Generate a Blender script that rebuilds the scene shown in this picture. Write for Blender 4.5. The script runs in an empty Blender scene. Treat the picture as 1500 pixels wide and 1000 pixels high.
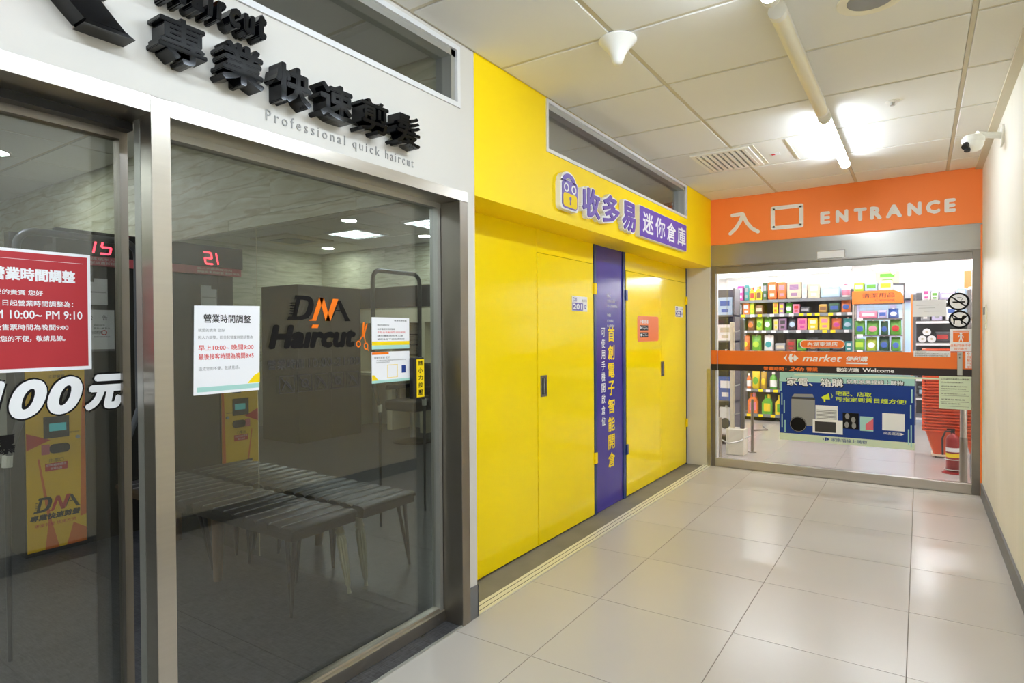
import bpy, bmesh, math, random
from mathutils import Vector, Matrix
random.seed(7)
C = bpy.context.scene.collection
PI = math.pi
# ---------------------------------------------------------------- camera, world, exposure
sc = bpy.context.scene
CAM = Vector((1.8278, 0.0, 1.40)); YAW, PITCH, ROLL = -0.5874, -0.0121, -0.0067
fw = Vector((math.sin(YAW), math.cos(YAW), 0)); rt = Vector((math.cos(YAW), -math.sin(YAW), 0)); up = Vector((0, 0, 1))
f2 = fw*math.cos(PITCH) + up*math.sin(PITCH); u2 = up*math.cos(PITCH) - fw*math.sin(PITCH)
r3 = rt*math.cos(ROLL) + u2*math.sin(ROLL); u3 = u2*math.cos(ROLL) - rt*math.sin(ROLL)
cd = bpy.data.cameras.new('camera'); cam = bpy.data.objects.new('camera', cd); C.objects.link(cam)
cd.sensor_width = 36; cd.lens = 897.2/1500*36; cd.clip_start = 0.02; cd.clip_end = 60
cam.matrix_world = Matrix(((r3.x, u3.x, -f2.x, CAM.x), (r3.y, u3.y, -f2.y, CAM.y), (r3.z, u3.z, -f2.z, CAM.z), (0, 0, 0, 1)))
sc.camera = cam
w = bpy.data.worlds.new('world'); sc.world = w; w.use_nodes = True
wn = w.node_tree; wn.nodes.clear(); bg = wn.nodes.new('ShaderNodeBackground'); wo = wn.nodes.new('ShaderNodeOutputWorld')
bg.inputs[0].default_value = (0.9, 0.95, 1, 1); bg.inputs[1].default_value = 0.05; wn.links.new(bg.outputs[0], wo.inputs[0])
vs = sc.view_settings
vs.view_transform = 'Standard'; vs.look = 'None'; vs.gamma = 1; vs.use_curve_mapping = False; vs.exposure = 0.50
TUBE_W = 62.0      # corridor tube lamp emission
MARKET_W = 44.0    # supermarket strip lights
SHOP_W = 40.0       # barber shop fittings
sc.cycles.max_bounces = 10; sc.cycles.transparent_max_bounces = 24; sc.cycles.glossy_bounces = 6; sc.cycles.diffuse_bounces = 8

# ---------------------------------------------------------------- materials
def lin(c):
    return tuple(((x/255)/12.92 if x/255 <= 0.04045 else ((x/255+0.055)/1.055)**2.4) for x in c) + (1,)
M = {}
def mat(name, rgb, rough=0.6, metal=0.0, spec=0.5, var=0.0, vscale=4.0, stretch=(1, 1, 1), bump=0.0, bscale=60, coat=0.0, emit=0.0, rvar=0.0, aniso=0.0, obrand=0.0):
    if name in M: return M[name]
    m = bpy.data.materials.new(name); m.use_nodes = True; nt = m.node_tree; nt.nodes.clear()
    out = nt.nodes.new('ShaderNodeOutputMaterial'); p = nt.nodes.new('ShaderNodeBsdfPrincipled')
    nt.links.new(p.outputs[0], out.inputs[0])
    c = lin(rgb); p.inputs['Base Color'].default_value = c
    p.inputs['Roughness'].default_value = rough; p.inputs['Metallic'].default_value = metal
    p.inputs['Specular IOR Level'].default_value = spec; p.inputs['Coat Weight'].default_value = coat; p.inputs['Coat Roughness'].default_value = 0.05
    p.inputs['Anisotropic'].default_value = aniso
    if emit: p.inputs['Emission Color'].default_value = c; p.inputs['Emission Strength'].default_value = emit
    tc = nt.nodes.new('ShaderNodeTexCoord'); mp = nt.nodes.new('ShaderNodeMapping'); mp.inputs['Scale'].default_value = stretch
    nt.links.new(tc.outputs['Object'], mp.inputs[0])
    def noise(scale, detail=4):
        n = nt.nodes.new('ShaderNodeTexNoise'); n.inputs['Scale'].default_value = scale; n.inputs['Detail'].default_value = detail
        nt.links.new(mp.outputs[0], n.inputs['Vector']); return n
    if obrand:
        oi = nt.nodes.new('ShaderNodeObjectInfo'); va = nt.nodes.new('ShaderNodeVectorMath'); va.operation = 'SCALE'; va.inputs['Scale'].default_value = 37
        cb = nt.nodes.new('ShaderNodeCombineXYZ')
        for i in range(3): nt.links.new(oi.outputs['Random'], cb.inputs[i])
        nt.links.new(cb.outputs[0], va.inputs[0]); nt.links.new(va.outputs[0], mp.inputs['Location'])
    if var or obrand:
        n = noise(vscale)
        mr = nt.nodes.new('ShaderNodeMapRange'); mr.inputs[1].default_value = 0.15; mr.inputs[2].default_value = 0.85
        mr.inputs[3].default_value = 1-var; mr.inputs[4].default_value = 1+var*0.6
        nt.links.new(n.outputs[0], mr.inputs[0])
        v = mr.outputs[0]
        if obrand:
            m2 = nt.nodes.new('ShaderNodeMapRange'); m2.inputs[3].default_value = 1-obrand; m2.inputs[4].default_value = 1+obrand
            nt.links.new(oi.outputs['Random'], m2.inputs[0]); mu = nt.nodes.new('ShaderNodeMath'); mu.operation = 'MULTIPLY'
            nt.links.new(v, mu.inputs[0]); nt.links.new(m2.outputs[0], mu.inputs[1]); v = mu.outputs[0]
        vm = nt.nodes.new('ShaderNodeVectorMath'); vm.operation = 'SCALE'; vm.inputs[0].default_value = c[:3]
        nt.links.new(v, vm.inputs['Scale']); nt.links.new(vm.outputs[0], p.inputs['Base Color'])
    if rvar:
        n = noise(vscale*2.3)
        mr = nt.nodes.new('ShaderNodeMapRange'); mr.inputs[1].default_value = 0.3; mr.inputs[2].default_value = 0.7
        mr.inputs[3].default_value = max(0.02, rough-rvar); mr.inputs[4].default_value = rough+rvar
        nt.links.new(n.outputs[0], mr.inputs[0]); nt.links.new(mr.outputs[0], p.inputs['Roughness'])
    if bump:
        n = noise(bscale, 3); b = nt.nodes.new('ShaderNodeBump'); b.inputs['Strength'].default_value = bump; b.inputs['Distance'].default_value = 0.002
        nt.links.new(n.outputs[0], b.inputs['Height']); nt.links.new(b.outputs[0], p.inputs['Normal'])
    M[name] = m; return m
def emis(name, rgb, s):
    if name in M: return M[name]
    m = bpy.data.materials.new(name); m.use_nodes = True; nt = m.node_tree; nt.nodes.clear()
    o = nt.nodes.new('ShaderNodeOutputMaterial'); e = nt.nodes.new('ShaderNodeEmission'); e.inputs[0].default_value = lin(rgb); e.inputs[1].default_value = s
    nt.links.new(e.outputs[0], o.inputs[0]); M[name] = m; return m
def glassmat(name, tint, ior=1.5, refl=1.0, rough=0.0):
    m = bpy.data.materials.new(name); m.use_nodes = True; nt = m.node_tree; nt.nodes.clear()
    o = nt.nodes.new('ShaderNodeOutputMaterial'); t = nt.nodes.new('ShaderNodeBsdfTransparent'); g = nt.nodes.new('ShaderNodeBsdfGlossy')
    t.inputs[0].default_value = (*tint, 1); g.inputs['Roughness'].default_value = rough; g.inputs[0].default_value = (1, 1, 1, 1)
    # Schlick Fresnel that reads the same from both faces of the sheet
    lw = nt.nodes.new('ShaderNodeLayerWeight'); lw.inputs[0].default_value = 0.5
    pw = nt.nodes.new('ShaderNodeMath'); pw.operation = 'POWER'; pw.inputs[1].default_value = 5.0
    nt.links.new(lw.outputs['Facing'], pw.inputs[0])
    mr = nt.nodes.new('ShaderNodeMapRange'); mr.inputs[3].default_value = 0.04*refl; mr.inputs[4].default_value = 0.9
    nt.links.new(pw.outputs[0], mr.inputs[0])
    mx = nt.nodes.new('ShaderNodeMixShader'); nt.links.new(mr.outputs[0], mx.inputs[0]); nt.links.new(t.outputs[0], mx.inputs[1]); nt.links.new(g.outputs[0], mx.inputs[2])
    nt.links.new(mx.outputs[0], o.inputs[0]); M[name] = m; return m
def woodmat(name, c1, c2, c3, rough=0.5):
    m = bpy.data.materials.new(name); m.use_nodes = True; nt = m.node_tree; nt.nodes.clear()
    o = nt.nodes.new('ShaderNodeOutputMaterial'); p = nt.nodes.new('ShaderNodeBsdfPrincipled'); nt.links.new(p.outputs[0], o.inputs[0]); p.inputs['Roughness'].default_value = rough
    tc = nt.nodes.new('ShaderNodeTexCoord'); mp = nt.nodes.new('ShaderNodeMapping'); mp.inputs['Scale'].default_value = (1.4, 1, 7)
    nt.links.new(tc.outputs['Object'], mp.inputs[0])
    oi = nt.nodes.new('ShaderNodeObjectInfo'); cb = nt.nodes.new('ShaderNodeCombineXYZ')
    ml = nt.nodes.new('ShaderNodeMath'); ml.operation = 'MULTIPLY'; ml.inputs[1].default_value = 53
    nt.links.new(oi.outputs['Random'], ml.inputs[0])
    for i in range(3): nt.links.new(ml.outputs[0], cb.inputs[i])
    nt.links.new(cb.outputs[0], mp.inputs['Location'])
    n1 = nt.nodes.new('ShaderNodeTexNoise'); n1.inputs['Scale'].default_value = 2.2; n1.inputs['Detail'].default_value = 6; n1.inputs['Distortion'].default_value = 1.2
    n2 = nt.nodes.new('ShaderNodeTexWave'); n2.bands_direction = 'Z'; n2.inputs['Scale'].default_value = 0.55; n2.inputs['Distortion'].default_value = 9; n2.inputs['Detail'].default_value = 4; n2.inputs['Detail Scale'].default_value = 1.6
    nt.links.new(mp.outputs[0], n1.inputs['Vector']); nt.links.new(mp.outputs[0], n2.inputs['Vector'])
    r1 = nt.nodes.new('ShaderNodeValToRGB'); r1.color_ramp.elements[0].position = 0.3; r1.color_ramp.elements[0].color = lin(c1); r1.color_ramp.elements[1].position = 0.7; r1.color_ramp.elements[1].color = lin(c2)
    nt.links.new(n1.outputs[0], r1.inputs[0])
    r2 = nt.nodes.new('ShaderNodeValToRGB'); r2.color_ramp.elements[0].position = 0.0; r2.color_ramp.elements[0].color = (0.55, 0.55, 0.55, 1); r2.color_ramp.elements[1].position = 0.07; r2.color_ramp.elements[1].color = (0, 0, 0, 1)
    nt.links.new(n2.outputs[0], r2.inputs[0])
    mx = nt.nodes.new('ShaderNodeMix'); mx.data_type = 'RGBA'; nt.links.new(r2.outputs[0], mx.inputs[0]); nt.links.new(r1.outputs[0], mx.inputs[6]); mx.inputs[7].default_value = lin(c3)
    nt.links.new(mx.outputs[2], p.inputs['Base Color']); M[name] = m; return m
def wovenmat(name, c1, c2, rough=0.5):
    m = bpy.data.materials.new(name); m.use_nodes = True; nt = m.node_tree; nt.nodes.clear()
    o = nt.nodes.new('ShaderNodeOutputMaterial'); p = nt.nodes.new('ShaderNodeBsdfPrincipled'); nt.links.new(p.outputs[0], o.inputs[0]); p.inputs['Roughness'].default_value = rough
    tc = nt.nodes.new('ShaderNodeTexCoord'); res = []
    for s in ((90, 9, 1), (9, 90, 1)):
        mp = nt.nodes.new('ShaderNodeMapping'); mp.inputs['Scale'].default_value = s; nt.links.new(tc.outputs['Object'], mp.inputs[0])
        n = nt.nodes.new('ShaderNodeTexNoise'); n.inputs['Scale'].default_value = 1.6; n.inputs['Detail'].default_value = 3; nt.links.new(mp.outputs[0], n.inputs['Vector']); res.append(n)
    ad = nt.nodes.new('ShaderNodeMath'); ad.operation = 'ADD'; nt.links.new(res[0].outputs[0], ad.inputs[0]); nt.links.new(res[1].outputs[0], ad.inputs[1])
    mr = nt.nodes.new('ShaderNodeMapRange'); mr.inputs[1].default_value = 0.75; mr.inputs[2].default_value = 1.25; nt.links.new(ad.outputs[0], mr.inputs[0])
    r1 = nt.nodes.new('ShaderNodeValToRGB'); r1.color_ramp.elements[0].color = lin(c1); r1.color_ramp.elements[1].color = lin(c2); nt.links.new(mr.outputs[0], r1.inputs[0])
    nt.links.new(r1.outputs[0], p.inputs['Base Color']); M[name] = m; return m

mat('white_paint', (210, 206, 198), 0.55, var=0.02)
mat('cream_wall', (230, 225, 212), 0.6, var=0.05, vscale=3, stretch=(3, 3, 0.25), bump=0.15, bscale=30)
mat('ceiling_board', (230, 228, 222), 0.8, var=0.015, bump=0.1, bscale=90, obrand=0.015)
mat('ceiling_bar', (208, 200, 178), 0.5)
mat('porcelain', (186, 179, 170), 0.25, spec=0.45, var=0.035, vscale=1.6, obrand=0.02)
mat('porcelain_grey', (170, 163, 158), 0.22, spec=0.5, var=0.05, vscale=2.2, obrand=0.02)
mat('grout', (120, 110, 100), 0.8)
mat('grey_skirting', (112, 112, 114), 0.5, var=0.03)
mat('brushed_steel', (196, 190, 180), 0.28, 1.0, var=0.06, vscale=3, stretch=(1, 1, 25), aniso=0.5)
mat('header_steel', (168, 163, 154), 0.24, 1.0, var=0.05, vscale=3, stretch=(2, 2, 25), aniso=0.4)
mat('dull_steel', (150, 143, 134), 0.35, 1.0, var=0.1, vscale=6)
mat('aluminium', (190, 190, 184), 0.4, 0.8)
mat('white_aluminium', (222, 222, 222), 0.4, 0.1)
mat('yellow_paint', (255, 221, 0), 0.5, spec=0.25)
mat('yellow_gloss', (255, 226, 0), 0.14, spec=0.3, bump=0.12, bscale=3.0)
mat('navy', (24, 52, 110), 0.35)
mat('violet', (62, 48, 150), 0.25, spec=0.5)
mat('violet_sign', (104, 78, 176), 0.45)
mat('orange_paint', (255, 138, 62), 0.55, var=0.02)
mat('orange_vinyl', (240, 118, 38), 0.4)
mat('black_vinyl', (40, 30, 32), 0.4)
mat('print_black', (24, 22, 22), 0.5, spec=0.12)
mat('print_dark', (70, 68, 68), 0.6, spec=0.12)
mat('print_grey', (130, 130, 132), 0.6, spec=0.12)
mat('print_white', (238, 238, 240), 0.5, spec=0.12)
mat('print_red', (214, 50, 46), 0.5, spec=0.12)
mat('print_orange', (240, 120, 30), 0.5, spec=0.12)
mat('print_yellow', (246, 214, 30), 0.5, spec=0.12)
mat('print_lime', (214, 232, 60), 0.5, spec=0.12)
mat('kiosk_yellow', (255, 204, 10), 0.4, spec=0.1)
mat('print_navy', (40, 66, 140), 0.5, spec=0.12)
mat('print_aqua', (170, 214, 206), 0.5, spec=0.12)
mat('print_steel', (150, 150, 150), 0.5, spec=0.12)
mat('print_pink', (220, 110, 120), 0.5, spec=0.12)
mat('paper', (240, 240, 244), 0.6)
mat('paper_green', (214, 228, 200), 0.6)
mat('paper_red', (178, 36, 46), 0.5)
mat('letter_black', (8, 9, 13), 0.06, spec=0.3)
mat('letter_side', (14, 14, 16), 0.5)
mat("letter_grey", (150, 148, 144), 0.5)
mat('black_plastic', (22, 22, 24), 0.35)
mat('dark_laminate', (34, 31, 28), 0.4, var=0.06)
mat('concrete', (128, 122, 108), 0.7, var=0.2, vscale=5, bump=0.2)
mat('rail_beige', (230, 226, 206), 0.4, 0.3)
mat('white_plastic', (236, 234, 226), 0.35)
mat('cream_plastic', (236, 230, 206), 0.35)
mat('grey_plastic', (120, 124, 128), 0.4)
mat('seat_vinyl', (50, 47, 47), 0.35, var=0.05)
mat('seat_piping', (196, 194, 196), 0.4)
mat('ivory_leg', (190, 184, 160), 0.4)
mat('wood_leg', (120, 92, 66), 0.5, var=0.1, vscale=12)
mat('dark_metal', (52, 50, 50), 0.4, 0.6)
mat('grey_tube', (96, 98, 104), 0.3, 0.5)
mat('cabinet_cream', (216, 208, 178), 0.5)
mat('shelf_metal', (104, 100, 100), 0.45, 0.2)
mat('shelf_back', (84, 82, 86), 0.6)
mat('basket_orange', (214, 84, 36), 0.45)
mat('extinguisher_red', (150, 20, 28), 0.3)
mat('led_red', (255, 50, 70), 0.5, emit=6.0)
mat('screen_teal', (30, 150, 160), 0.4, emit=0.5)
woodmat('pale_wood', (176, 176, 150), (216, 216, 198), (142, 130, 98))
wovenmat('woven_floor', (28, 28, 32), (80, 80, 84), 0.4)
emis('tube_light', (226, 240, 255), TUBE_W); emis('market_light', (245, 248, 255), MARKET_W); emis('downlight', (240, 248, 250), SHOP_W*4); emis('louvre_light', (225, 238, 255), SHOP_W)
glassmat('shop_glass', (0.76, 0.77, 0.735), refl=1.8)
glassmat('clear_glass', (0.95, 0.955, 0.95), refl=1.0)
glassmat('transom_glass', (0.86, 0.87, 0.87), refl=1.2)
mm = mat('mirror_silver', (222, 226, 220), 0.0, 1.0)

# ---------------------------------------------------------------- geometry helpers
def B(): return bmesh.new()
def box(bm, x0, x1, y0, y1, z0, z1, bev=0.0):
    if x1 < x0: x0, x1 = x1, x0
    if y1 < y0: y0, y1 = y1, y0
    if z1 < z0: z0, z1 = z1, z0
    v = [bm.verts.new((x, y, z)) for x in (x0, x1) for y in (y0, y1) for z in (z0, z1)]
    fs = [bm.faces.new([v[i] for i in q]) for q in ((0, 1, 3, 2), (4, 6, 7, 5), (0, 4, 5, 1), (2, 3, 7, 6), (0, 2, 6, 4), (1, 5, 7, 3))]
    if bev > 0:
        es = set(e for f in fs for e in f.edges)
        bmesh.ops.bevel(bm, geom=list(es), offset=bev, segments=2, affect='EDGES', profile=0.5)
    return bm
def ring(bm, c, a, b, r, n): return [bm.verts.new(c + a*(r*math.cos(2*PI*i/n)) + b*(r*math.sin(2*PI*i/n))) for i in range(n)]
def tube(bm, pts, rs, n=10, cap=True):
    pts = [Vector(p) for p in pts]
    if not isinstance(rs, (list, tuple)): rs = [rs]*len(pts)
    prev = None; a = None
    for i, p in enumerate(pts):
        d = (pts[min(i+1, len(pts)-1)] - pts[max(i-1, 0)]).normalized()
        if a is None: a = d.orthogonal().normalized()
        else: a = (a - d*a.dot(d)).normalized()
        b = d.cross(a); rg = ring(bm, p, a, b, rs[i], n)
        if prev:
            for k in range(n): bm.faces.new((prev[k], prev[(k+1) % n], rg[(k+1) % n], rg[k]))
        elif cap: bm.faces.new(rg[::-1])
        prev = rg
    if cap: bm.faces.new(prev)
    return bm
def lathe(bm, prof, n=20, c=(0, 0, 0), sx=1, sy=1):
    prev = None
    for r, z in prof:
        rg = [bm.verts.new((c[0]+sx*r*math.cos(2*PI*i/n), c[1]+sy*r*math.sin(2*PI*i/n), c[2]+z)) for i in range(n)]
        if prev:
            for k in range(n): bm.faces.new((prev[k], prev[(k+1) % n], rg[(k+1) % n], rg[k]))
        else: bm.faces.new(rg[::-1])
        prev = rg
    bm.faces.new(prev); return bm
# frames: ('L', x) lies on a plane of constant x facing +x (u = y, v = z); ('F', y) on constant y facing -y (u = x, v = z)
def P(fr, u, v, d=0.0):
    if fr[0] == 'L': return Vector((fr[1]+d, u, v))
    if fr[0] == 'D': return Vector((fr[1]+d, u*1.0225, 1.4+(v-1.4)*1.02))      # the sliding door leaf
    if fr[0] == 'F': return Vector((u, fr[1]-d, v))
    if fr[0] == 'C': return Vector((u, v, fr[1]-d))
def prism(bm, fr, pts, d0, d1):
    a = [bm.verts.new(P(fr, u, v, d1)) for u, v in pts]
    try: bm.faces.new(a)
    except ValueError: return bm
    if abs(d1-d0) > 1e-6:
        b = [bm.verts.new(P(fr, u, v, d0)) for u, v in pts]; n = len(pts)
        bm.faces.new(b[::-1])
        for i in range(n): bm.faces.new((a[i], b[i], b[(i+1) % n], a[(i+1) % n]))
    return bm
def rect(bm, fr, u0, u1, v0, v1, d0=0, d1=0.0006): return prism(bm, fr, [(u0, v0), (u1, v0), (u1, v1), (u0, v1)], d0, d1)
def rrect(u0, u1, v0, v1, r, n=5):
    p = []
    for cx, cy, a in ((u1-r, v0+r, -90), (u1-r, v1-r, 0), (u0+r, v1-r, 90), (u0+r, v0+r, 180)):
        for i in range(n+1): t = math.radians(a+90*i/n); p.append((cx+r*math.cos(t), cy+r*math.sin(t)))
    return p
def circ(cu, cv, r, n=24, rv=None): return [(cu+r*math.cos(2*PI*i/n), cv+(rv or r)*math.sin(2*PI*i/n)) for i in range(n)]
def ringpoly(bm, fr, cu, cv, r0, r1, d, rv=1.0, n=32):
    for i in range(n):
        a, b = 2*PI*i/n, 2*PI*(i+1)/n
        prism(bm, fr, [(cu+r0*math.cos(a), cv+rv*r0*math.sin(a)), (cu+r1*math.cos(a), cv+rv*r1*math.sin(a)), (cu+r1*math.cos(b), cv+rv*r1*math.sin(b)), (cu+r0*math.cos(b), cv+rv*r0*math.sin(b))], d, d)
def stroke(bm, fr, pts, w, d0, d1):
    for (a, b) in zip(pts, pts[1:]):
        a, b = Vector(a), Vector(b); t = (b-a).normalized()*w/2; n = Vector((-t.y, t.x))
        k_ = pts.index((a.x, a.y)) if (a.x, a.y) in pts else 0
        prism(bm, fr, [tuple(a-n), tuple(b-n), tuple(b+n), tuple(a+n)], d0, d1-0.00003*k_)
    for k_, p in enumerate(pts): prism(bm, fr, circ(p[0], p[1], w/2, 12), d0, d1-0.0003-0.00003*k_)
_tc = {}
def glyphs(s, extrude, res, shear, spacing):
    k = (s, extrude, res, shear, spacing)
    if k not in _tc:
        cu = bpy.data.curves.new('text', 'FONT'); cu.body = s; cu.size = 1; cu.resolution_u = res; cu.extrude = extrude; cu.shear = shear; cu.space_character = spacing
        o = bpy.data.objects.new('text', cu); C.objects.link(o); bpy.context.view_layer.update()
        dg = bpy.context.evaluated_depsgraph_get(); me = bpy.data.meshes.new_from_object(o.evaluated_get(dg))
        vs_ = [v.co.copy() for v in me.vertices]; fs_ = [tuple(p.vertices) for p in me.polygons]
        bpy.data.objects.remove(o); bpy.data.curves.remove(cu); bpy.data.meshes.remove(me); _tc[k] = (vs_, fs_)
    return _tc[k]
def text(bm, fr, s, u0, u1, v0, v1, depth=0.0, lift=0.0012, bold=0.0, res=2, shear=0.0, spacing=1.0, heavy=False, flip=False):
    """Writes s so that its outline fills the box u0..u1, v0..v1 of the frame; depth > 0 makes solid letters."""
    vs_, fs_ = glyphs(s, 0.5 if depth else 0, res, shear, spacing)
    if not vs_: return bm
    xs = [v.x for v in vs_]; ys = [v.y for v in vs_]; x0, x1, y0, y1 = min(xs), max(xs), min(ys), max(ys)
    b = bold*(v1-v0)
    sx = (u1-u0-2*b)/max(1e-6, x1-x0); sy = (v1-v0-2*b)/max(1e-6, y1-y0)
    offs = [(0, 0)]
    if b: offs += [(b*math.cos(t*PI/4), b*math.sin(t*PI/4)) for t in range(8)] if heavy else [(b, b), (-b, -b), (b, -b), (-b, b)]
    for k_, (ox, oy) in enumerate(offs):
        e_ = k_*(0.00012 if depth else 0.00005)
        vv = [bm.verts.new(P(fr, u0+b+(v.x-x0)*sx+ox, v0+b+(v.y-y0)*sy+oy, lift - e_ + ((v.z+0.5)*depth if depth else 0))) for v in vs_]
        for f in fs_:
            try: bm.faces.new([vv[i] for i in f])
            except ValueError: pass
    return bm
def obj(name, bm, m, parent=None, smooth=False, inv=True, label=None):
    me = bpy.data.meshes.new(name)
    bm.to_mesh(me); bm.free()
    if smooth:
        for p in me.polygons: p.use_smooth = True
        try: me.set_sharp_from_angle(angle=math.radians(40))
        except Exception: pass
    for q in (m if isinstance(m, (list, tuple)) else [m]): me.materials.append(M[q] if isinstance(q, str) else q)
    o = bpy.data.objects.new(name, me); C.objects.link(o)
    if parent is not None:
        o.parent = parent
        if inv: o.matrix_parent_inverse = parent_inv(parent)
    if label: o['label'] = label
    return o
_base = {}
def parent_inv(p):
    return Matrix.Translation(-_base.get(p.name, Vector((0, 0, 0))))
def solid(bm): bmesh.ops.recalc_face_normals(bm, faces=bm.faces[:]); return bm
def thing(name, label, cat, loc=(0, 0, 0), group=None):
    o = bpy.data.objects.new(name, None); C.objects.link(o); o.location = loc; o.empty_display_size = 0.1
    o['label'] = label; o['category'] = cat
    if group: o['group'] = group
    _base[o.name] = Vector(loc); return o
def tag(o, label, cat, group=None):
    o['label'] = label; o['category'] = cat
    if group: o['group'] = group
    return o
def struct(name, bm, m, label=None):
    o = obj(name, bm, m); o['kind'] = 'structure'
    if label: o['label'] = label
    return o
def part(name, m, parent, fn, smooth=False, label=None):
    bm = B(); fn(bm); return obj(name, bm, m, parent, smooth, label=label)
def piece(name, me, parent, loc):       # cheap repeated piece sharing mesh data, local to its parent
    o = bpy.data.objects.new(name, me); C.objects.link(o); o.parent = parent; o.location = loc; return o
_bm = {}
def boxmesh(name, dx, dy, dz, m, bev=0.0):
    k = (name, round(dx, 4), round(dy, 4), round(dz, 4), m, bev)
    if k not in _bm:
        bm = B(); box(bm, 0, dx, 0, dy, 0, dz)
        if bev:
            top = [e for e in bm.edges if all(abs(v.co.z-(dz if bev > 0 else 0)) < 1e-6 for v in e.verts)]
            bmesh.ops.bevel(bm, geom=top, offset=abs(bev), segments=1, affect='EDGES')
        me = bpy.data.meshes.new(name); bm.to_mesh(me); bm.free(); me.materials.append(M[m]); _bm[k] = me
    return _bm[k]

H = 2.784; Y0 = 6.524; W = 2.268; YB = -4.2
TX = [0.0] + [0.4214+0.6812*k for k in range(3)] + [W]
def tyl(k): return 2.9324+0.6887*k

# ---------------------------------------------------------------- setting: floors
def tiled_floor(fl, xs, ys, m, gap=0.0034, th=0.006):
    for i in range(len(xs)-1):
        for j in range(len(ys)-1):
            dx, dy = xs[i+1]-xs[i]-gap, ys[j+1]-ys[j]-gap
            piece('tile', boxmesh('tile', dx, dy, th, m, 0.0006), fl, (xs[i]+gap/2, ys[j]+gap/2, -th))
bm = B(); box(bm, 0, W, YB, Y0, -0.10, -0.0016); floor = struct('floor', bm, 'grout', 'grout bed under the beige corridor tiles')
ys = [YB]+[tyl(k) for k in range(-10, 6)]+[Y0-0.001]
ys = [y for y in ys if YB <= y <= Y0]
tiled_floor(floor, [0.002]+TX[1:], ys, 'porcelain')
bm = B(); box(bm, -3.2, 4.6, Y0, 17, -0.10, -0.0016); mfloor = struct('floor', bm, 'grout', 'grout bed under the grey supermarket tiles')
mx = [0.4214+0.6812*k for k in range(-4, 7)]; mx = [-3.2+0.001]+[x for x in mx if x > -3.2 and x < 4.6]
my = [Y0+0.001]+[tyl(k) for k in range(6, 18)]; my = [y for y in my if y < 17]
tiled_floor(mfloor, mx, my, 'porcelain_grey')
bm = B(); box(bm, -6.7, -0.001, -2.3, 2.42, -0.10, 0.0); sf = struct('floor', bm, 'woven_floor', 'dark woven vinyl floor of the barber shop')
for y in (0.96, 1.64):
    part('joint_line', 'black_plastic', sf, lambda b: box(b, -6.6, -0.2, y, y+0.004, 0.0, 0.0008))
bm = B(); box(bm, -0.30, -0.001, 2.42, Y0, -0.10, -0.0005); struct('floor', bm, 'concrete', 'bare grey concrete strip before the yellow doors')
bm = B()
box(bm, -0.078, 0.001, 2.425, Y0-0.004, -0.01, 0.006)
rail = obj('trim_1', bm, 'rail_beige'); rail['kind'] = 'structure'; rail['label'] = 'beige metal shutter rail along the yellow doors'
for x in (-0.055, -0.022):
    part('groove', 'print_dark', rail, lambda b: box(b, x, x+0.004, 2.43, Y0-0.01, 0.006, 0.0066))
bm = B(); box(bm, -0.004, 0.008, YB, 2.34, 0.0, 0.005); struct('trim_2', bm, 'aluminium', 'thin silver strip between dark vinyl and beige tiles')

# ---------------------------------------------------------------- setting: ceilings
CX = [0.0, 0.645, 1.335, 2.025, W]
CY = [2.654+0.69*k for k in range(-10, 6)]+[Y0]; CY = [YB]+[y for y in CY if y > YB+0.05]
def ceiling(name, xs, ys, z, label, skip=()):
    bm = B(); box(bm, xs[0], xs[-1], ys[0], ys[-1], z+0.02, z+0.12); c = struct(name, bm, 'ceiling_board', label)
    g = 0.024
    for i in range(len(xs)-1):
        for j in range(len(ys)-1):
            if (i, j) in skip: continue
            piece('ceiling_tile', boxmesh('ceiling_tile', xs[i+1]-xs[i]-g, ys[j+1]-ys[j]-g, 0.012, 'ceiling_board', -0.003), c, (xs[i]+g/2, ys[j]+g/2, z+0.0))
    for x in xs:
        xx = min(max(x-g/2, xs[0]), xs[-1]-g)
        piece('ceiling_rail', boxmesh('ceiling_rail', g-0.004, ys[-1]-ys[0], 0.012, 'ceiling_bar'), c, (xx+0.002, ys[0], z+0.004))
    for y in ys:
        yy = min(max(y-g/2, ys[0]), ys[-1]-g)
        for i in range(len(xs)-1):
            piece('ceiling_rail', boxmesh('ceiling_rail', xs[i+1]-xs[i]-g, g-0.006, 0.012, 'ceiling_bar'), c, (xs[i]+g/2, yy+0.003, z+0.0045))
    return c
ceil1 = ceiling('ceiling', CX, CY, H, 'suspended ceiling grid over the corridor')
SX = [-6.65, -5.98, -5.29, -4.6, -3.91, -3.22, -2.53, -1.84, -1.15, -0.46, -0.10]
SY = [-2.25+0.69*k for k in range(7)]+[2.32]
ceil2 = ceiling('ceiling', SX, SY, 2.77, 'suspended ceiling grid inside the barber shop')
bm = B(); box(bm, -3.2, 4.6, Y0+0.12, 17, 3.05, 3.15); struct('ceiling', bm, 'ceiling_board', 'white ceiling of the supermarket')
SUX = [-2.2, -1.5, -0.80, -0.10]; SUY = [2.45, 2.75, 3.44, 4.13, 4.82, 5.51, 6.4]
ceil3 = ceiling('ceiling', SUX, SUY, 2.79, 'ceiling seen through the slot above the yellow fascia')

# ---------------------------------------------------------------- setting: walls
bm = B(); box(bm, W, W+0.12, YB, Y0+0.0, 0, H+0.05); struct('wall_right', bm, 'cream_wall', 'cream papered wall along the right side')
bm = B(); box(bm, W-0.012, W, YB, Y0-0.03, 0, 0.115); struct('baseboard_right', bm, 'grey_skirting', 'grey skirting under the cream wall')
bm = B(); box(bm, W-0.05, W, YB, Y0, H-0.014, H); struct('trim_3', bm, 'ceiling_bar', 'edge angle where the cream wall meets the ceiling')
bm = B(); box(bm, 0, W, YB-0.1, YB, 0, H+0.05); struct('wall_back', bm, 'white_paint', 'white wall closing the corridor behind')
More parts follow.
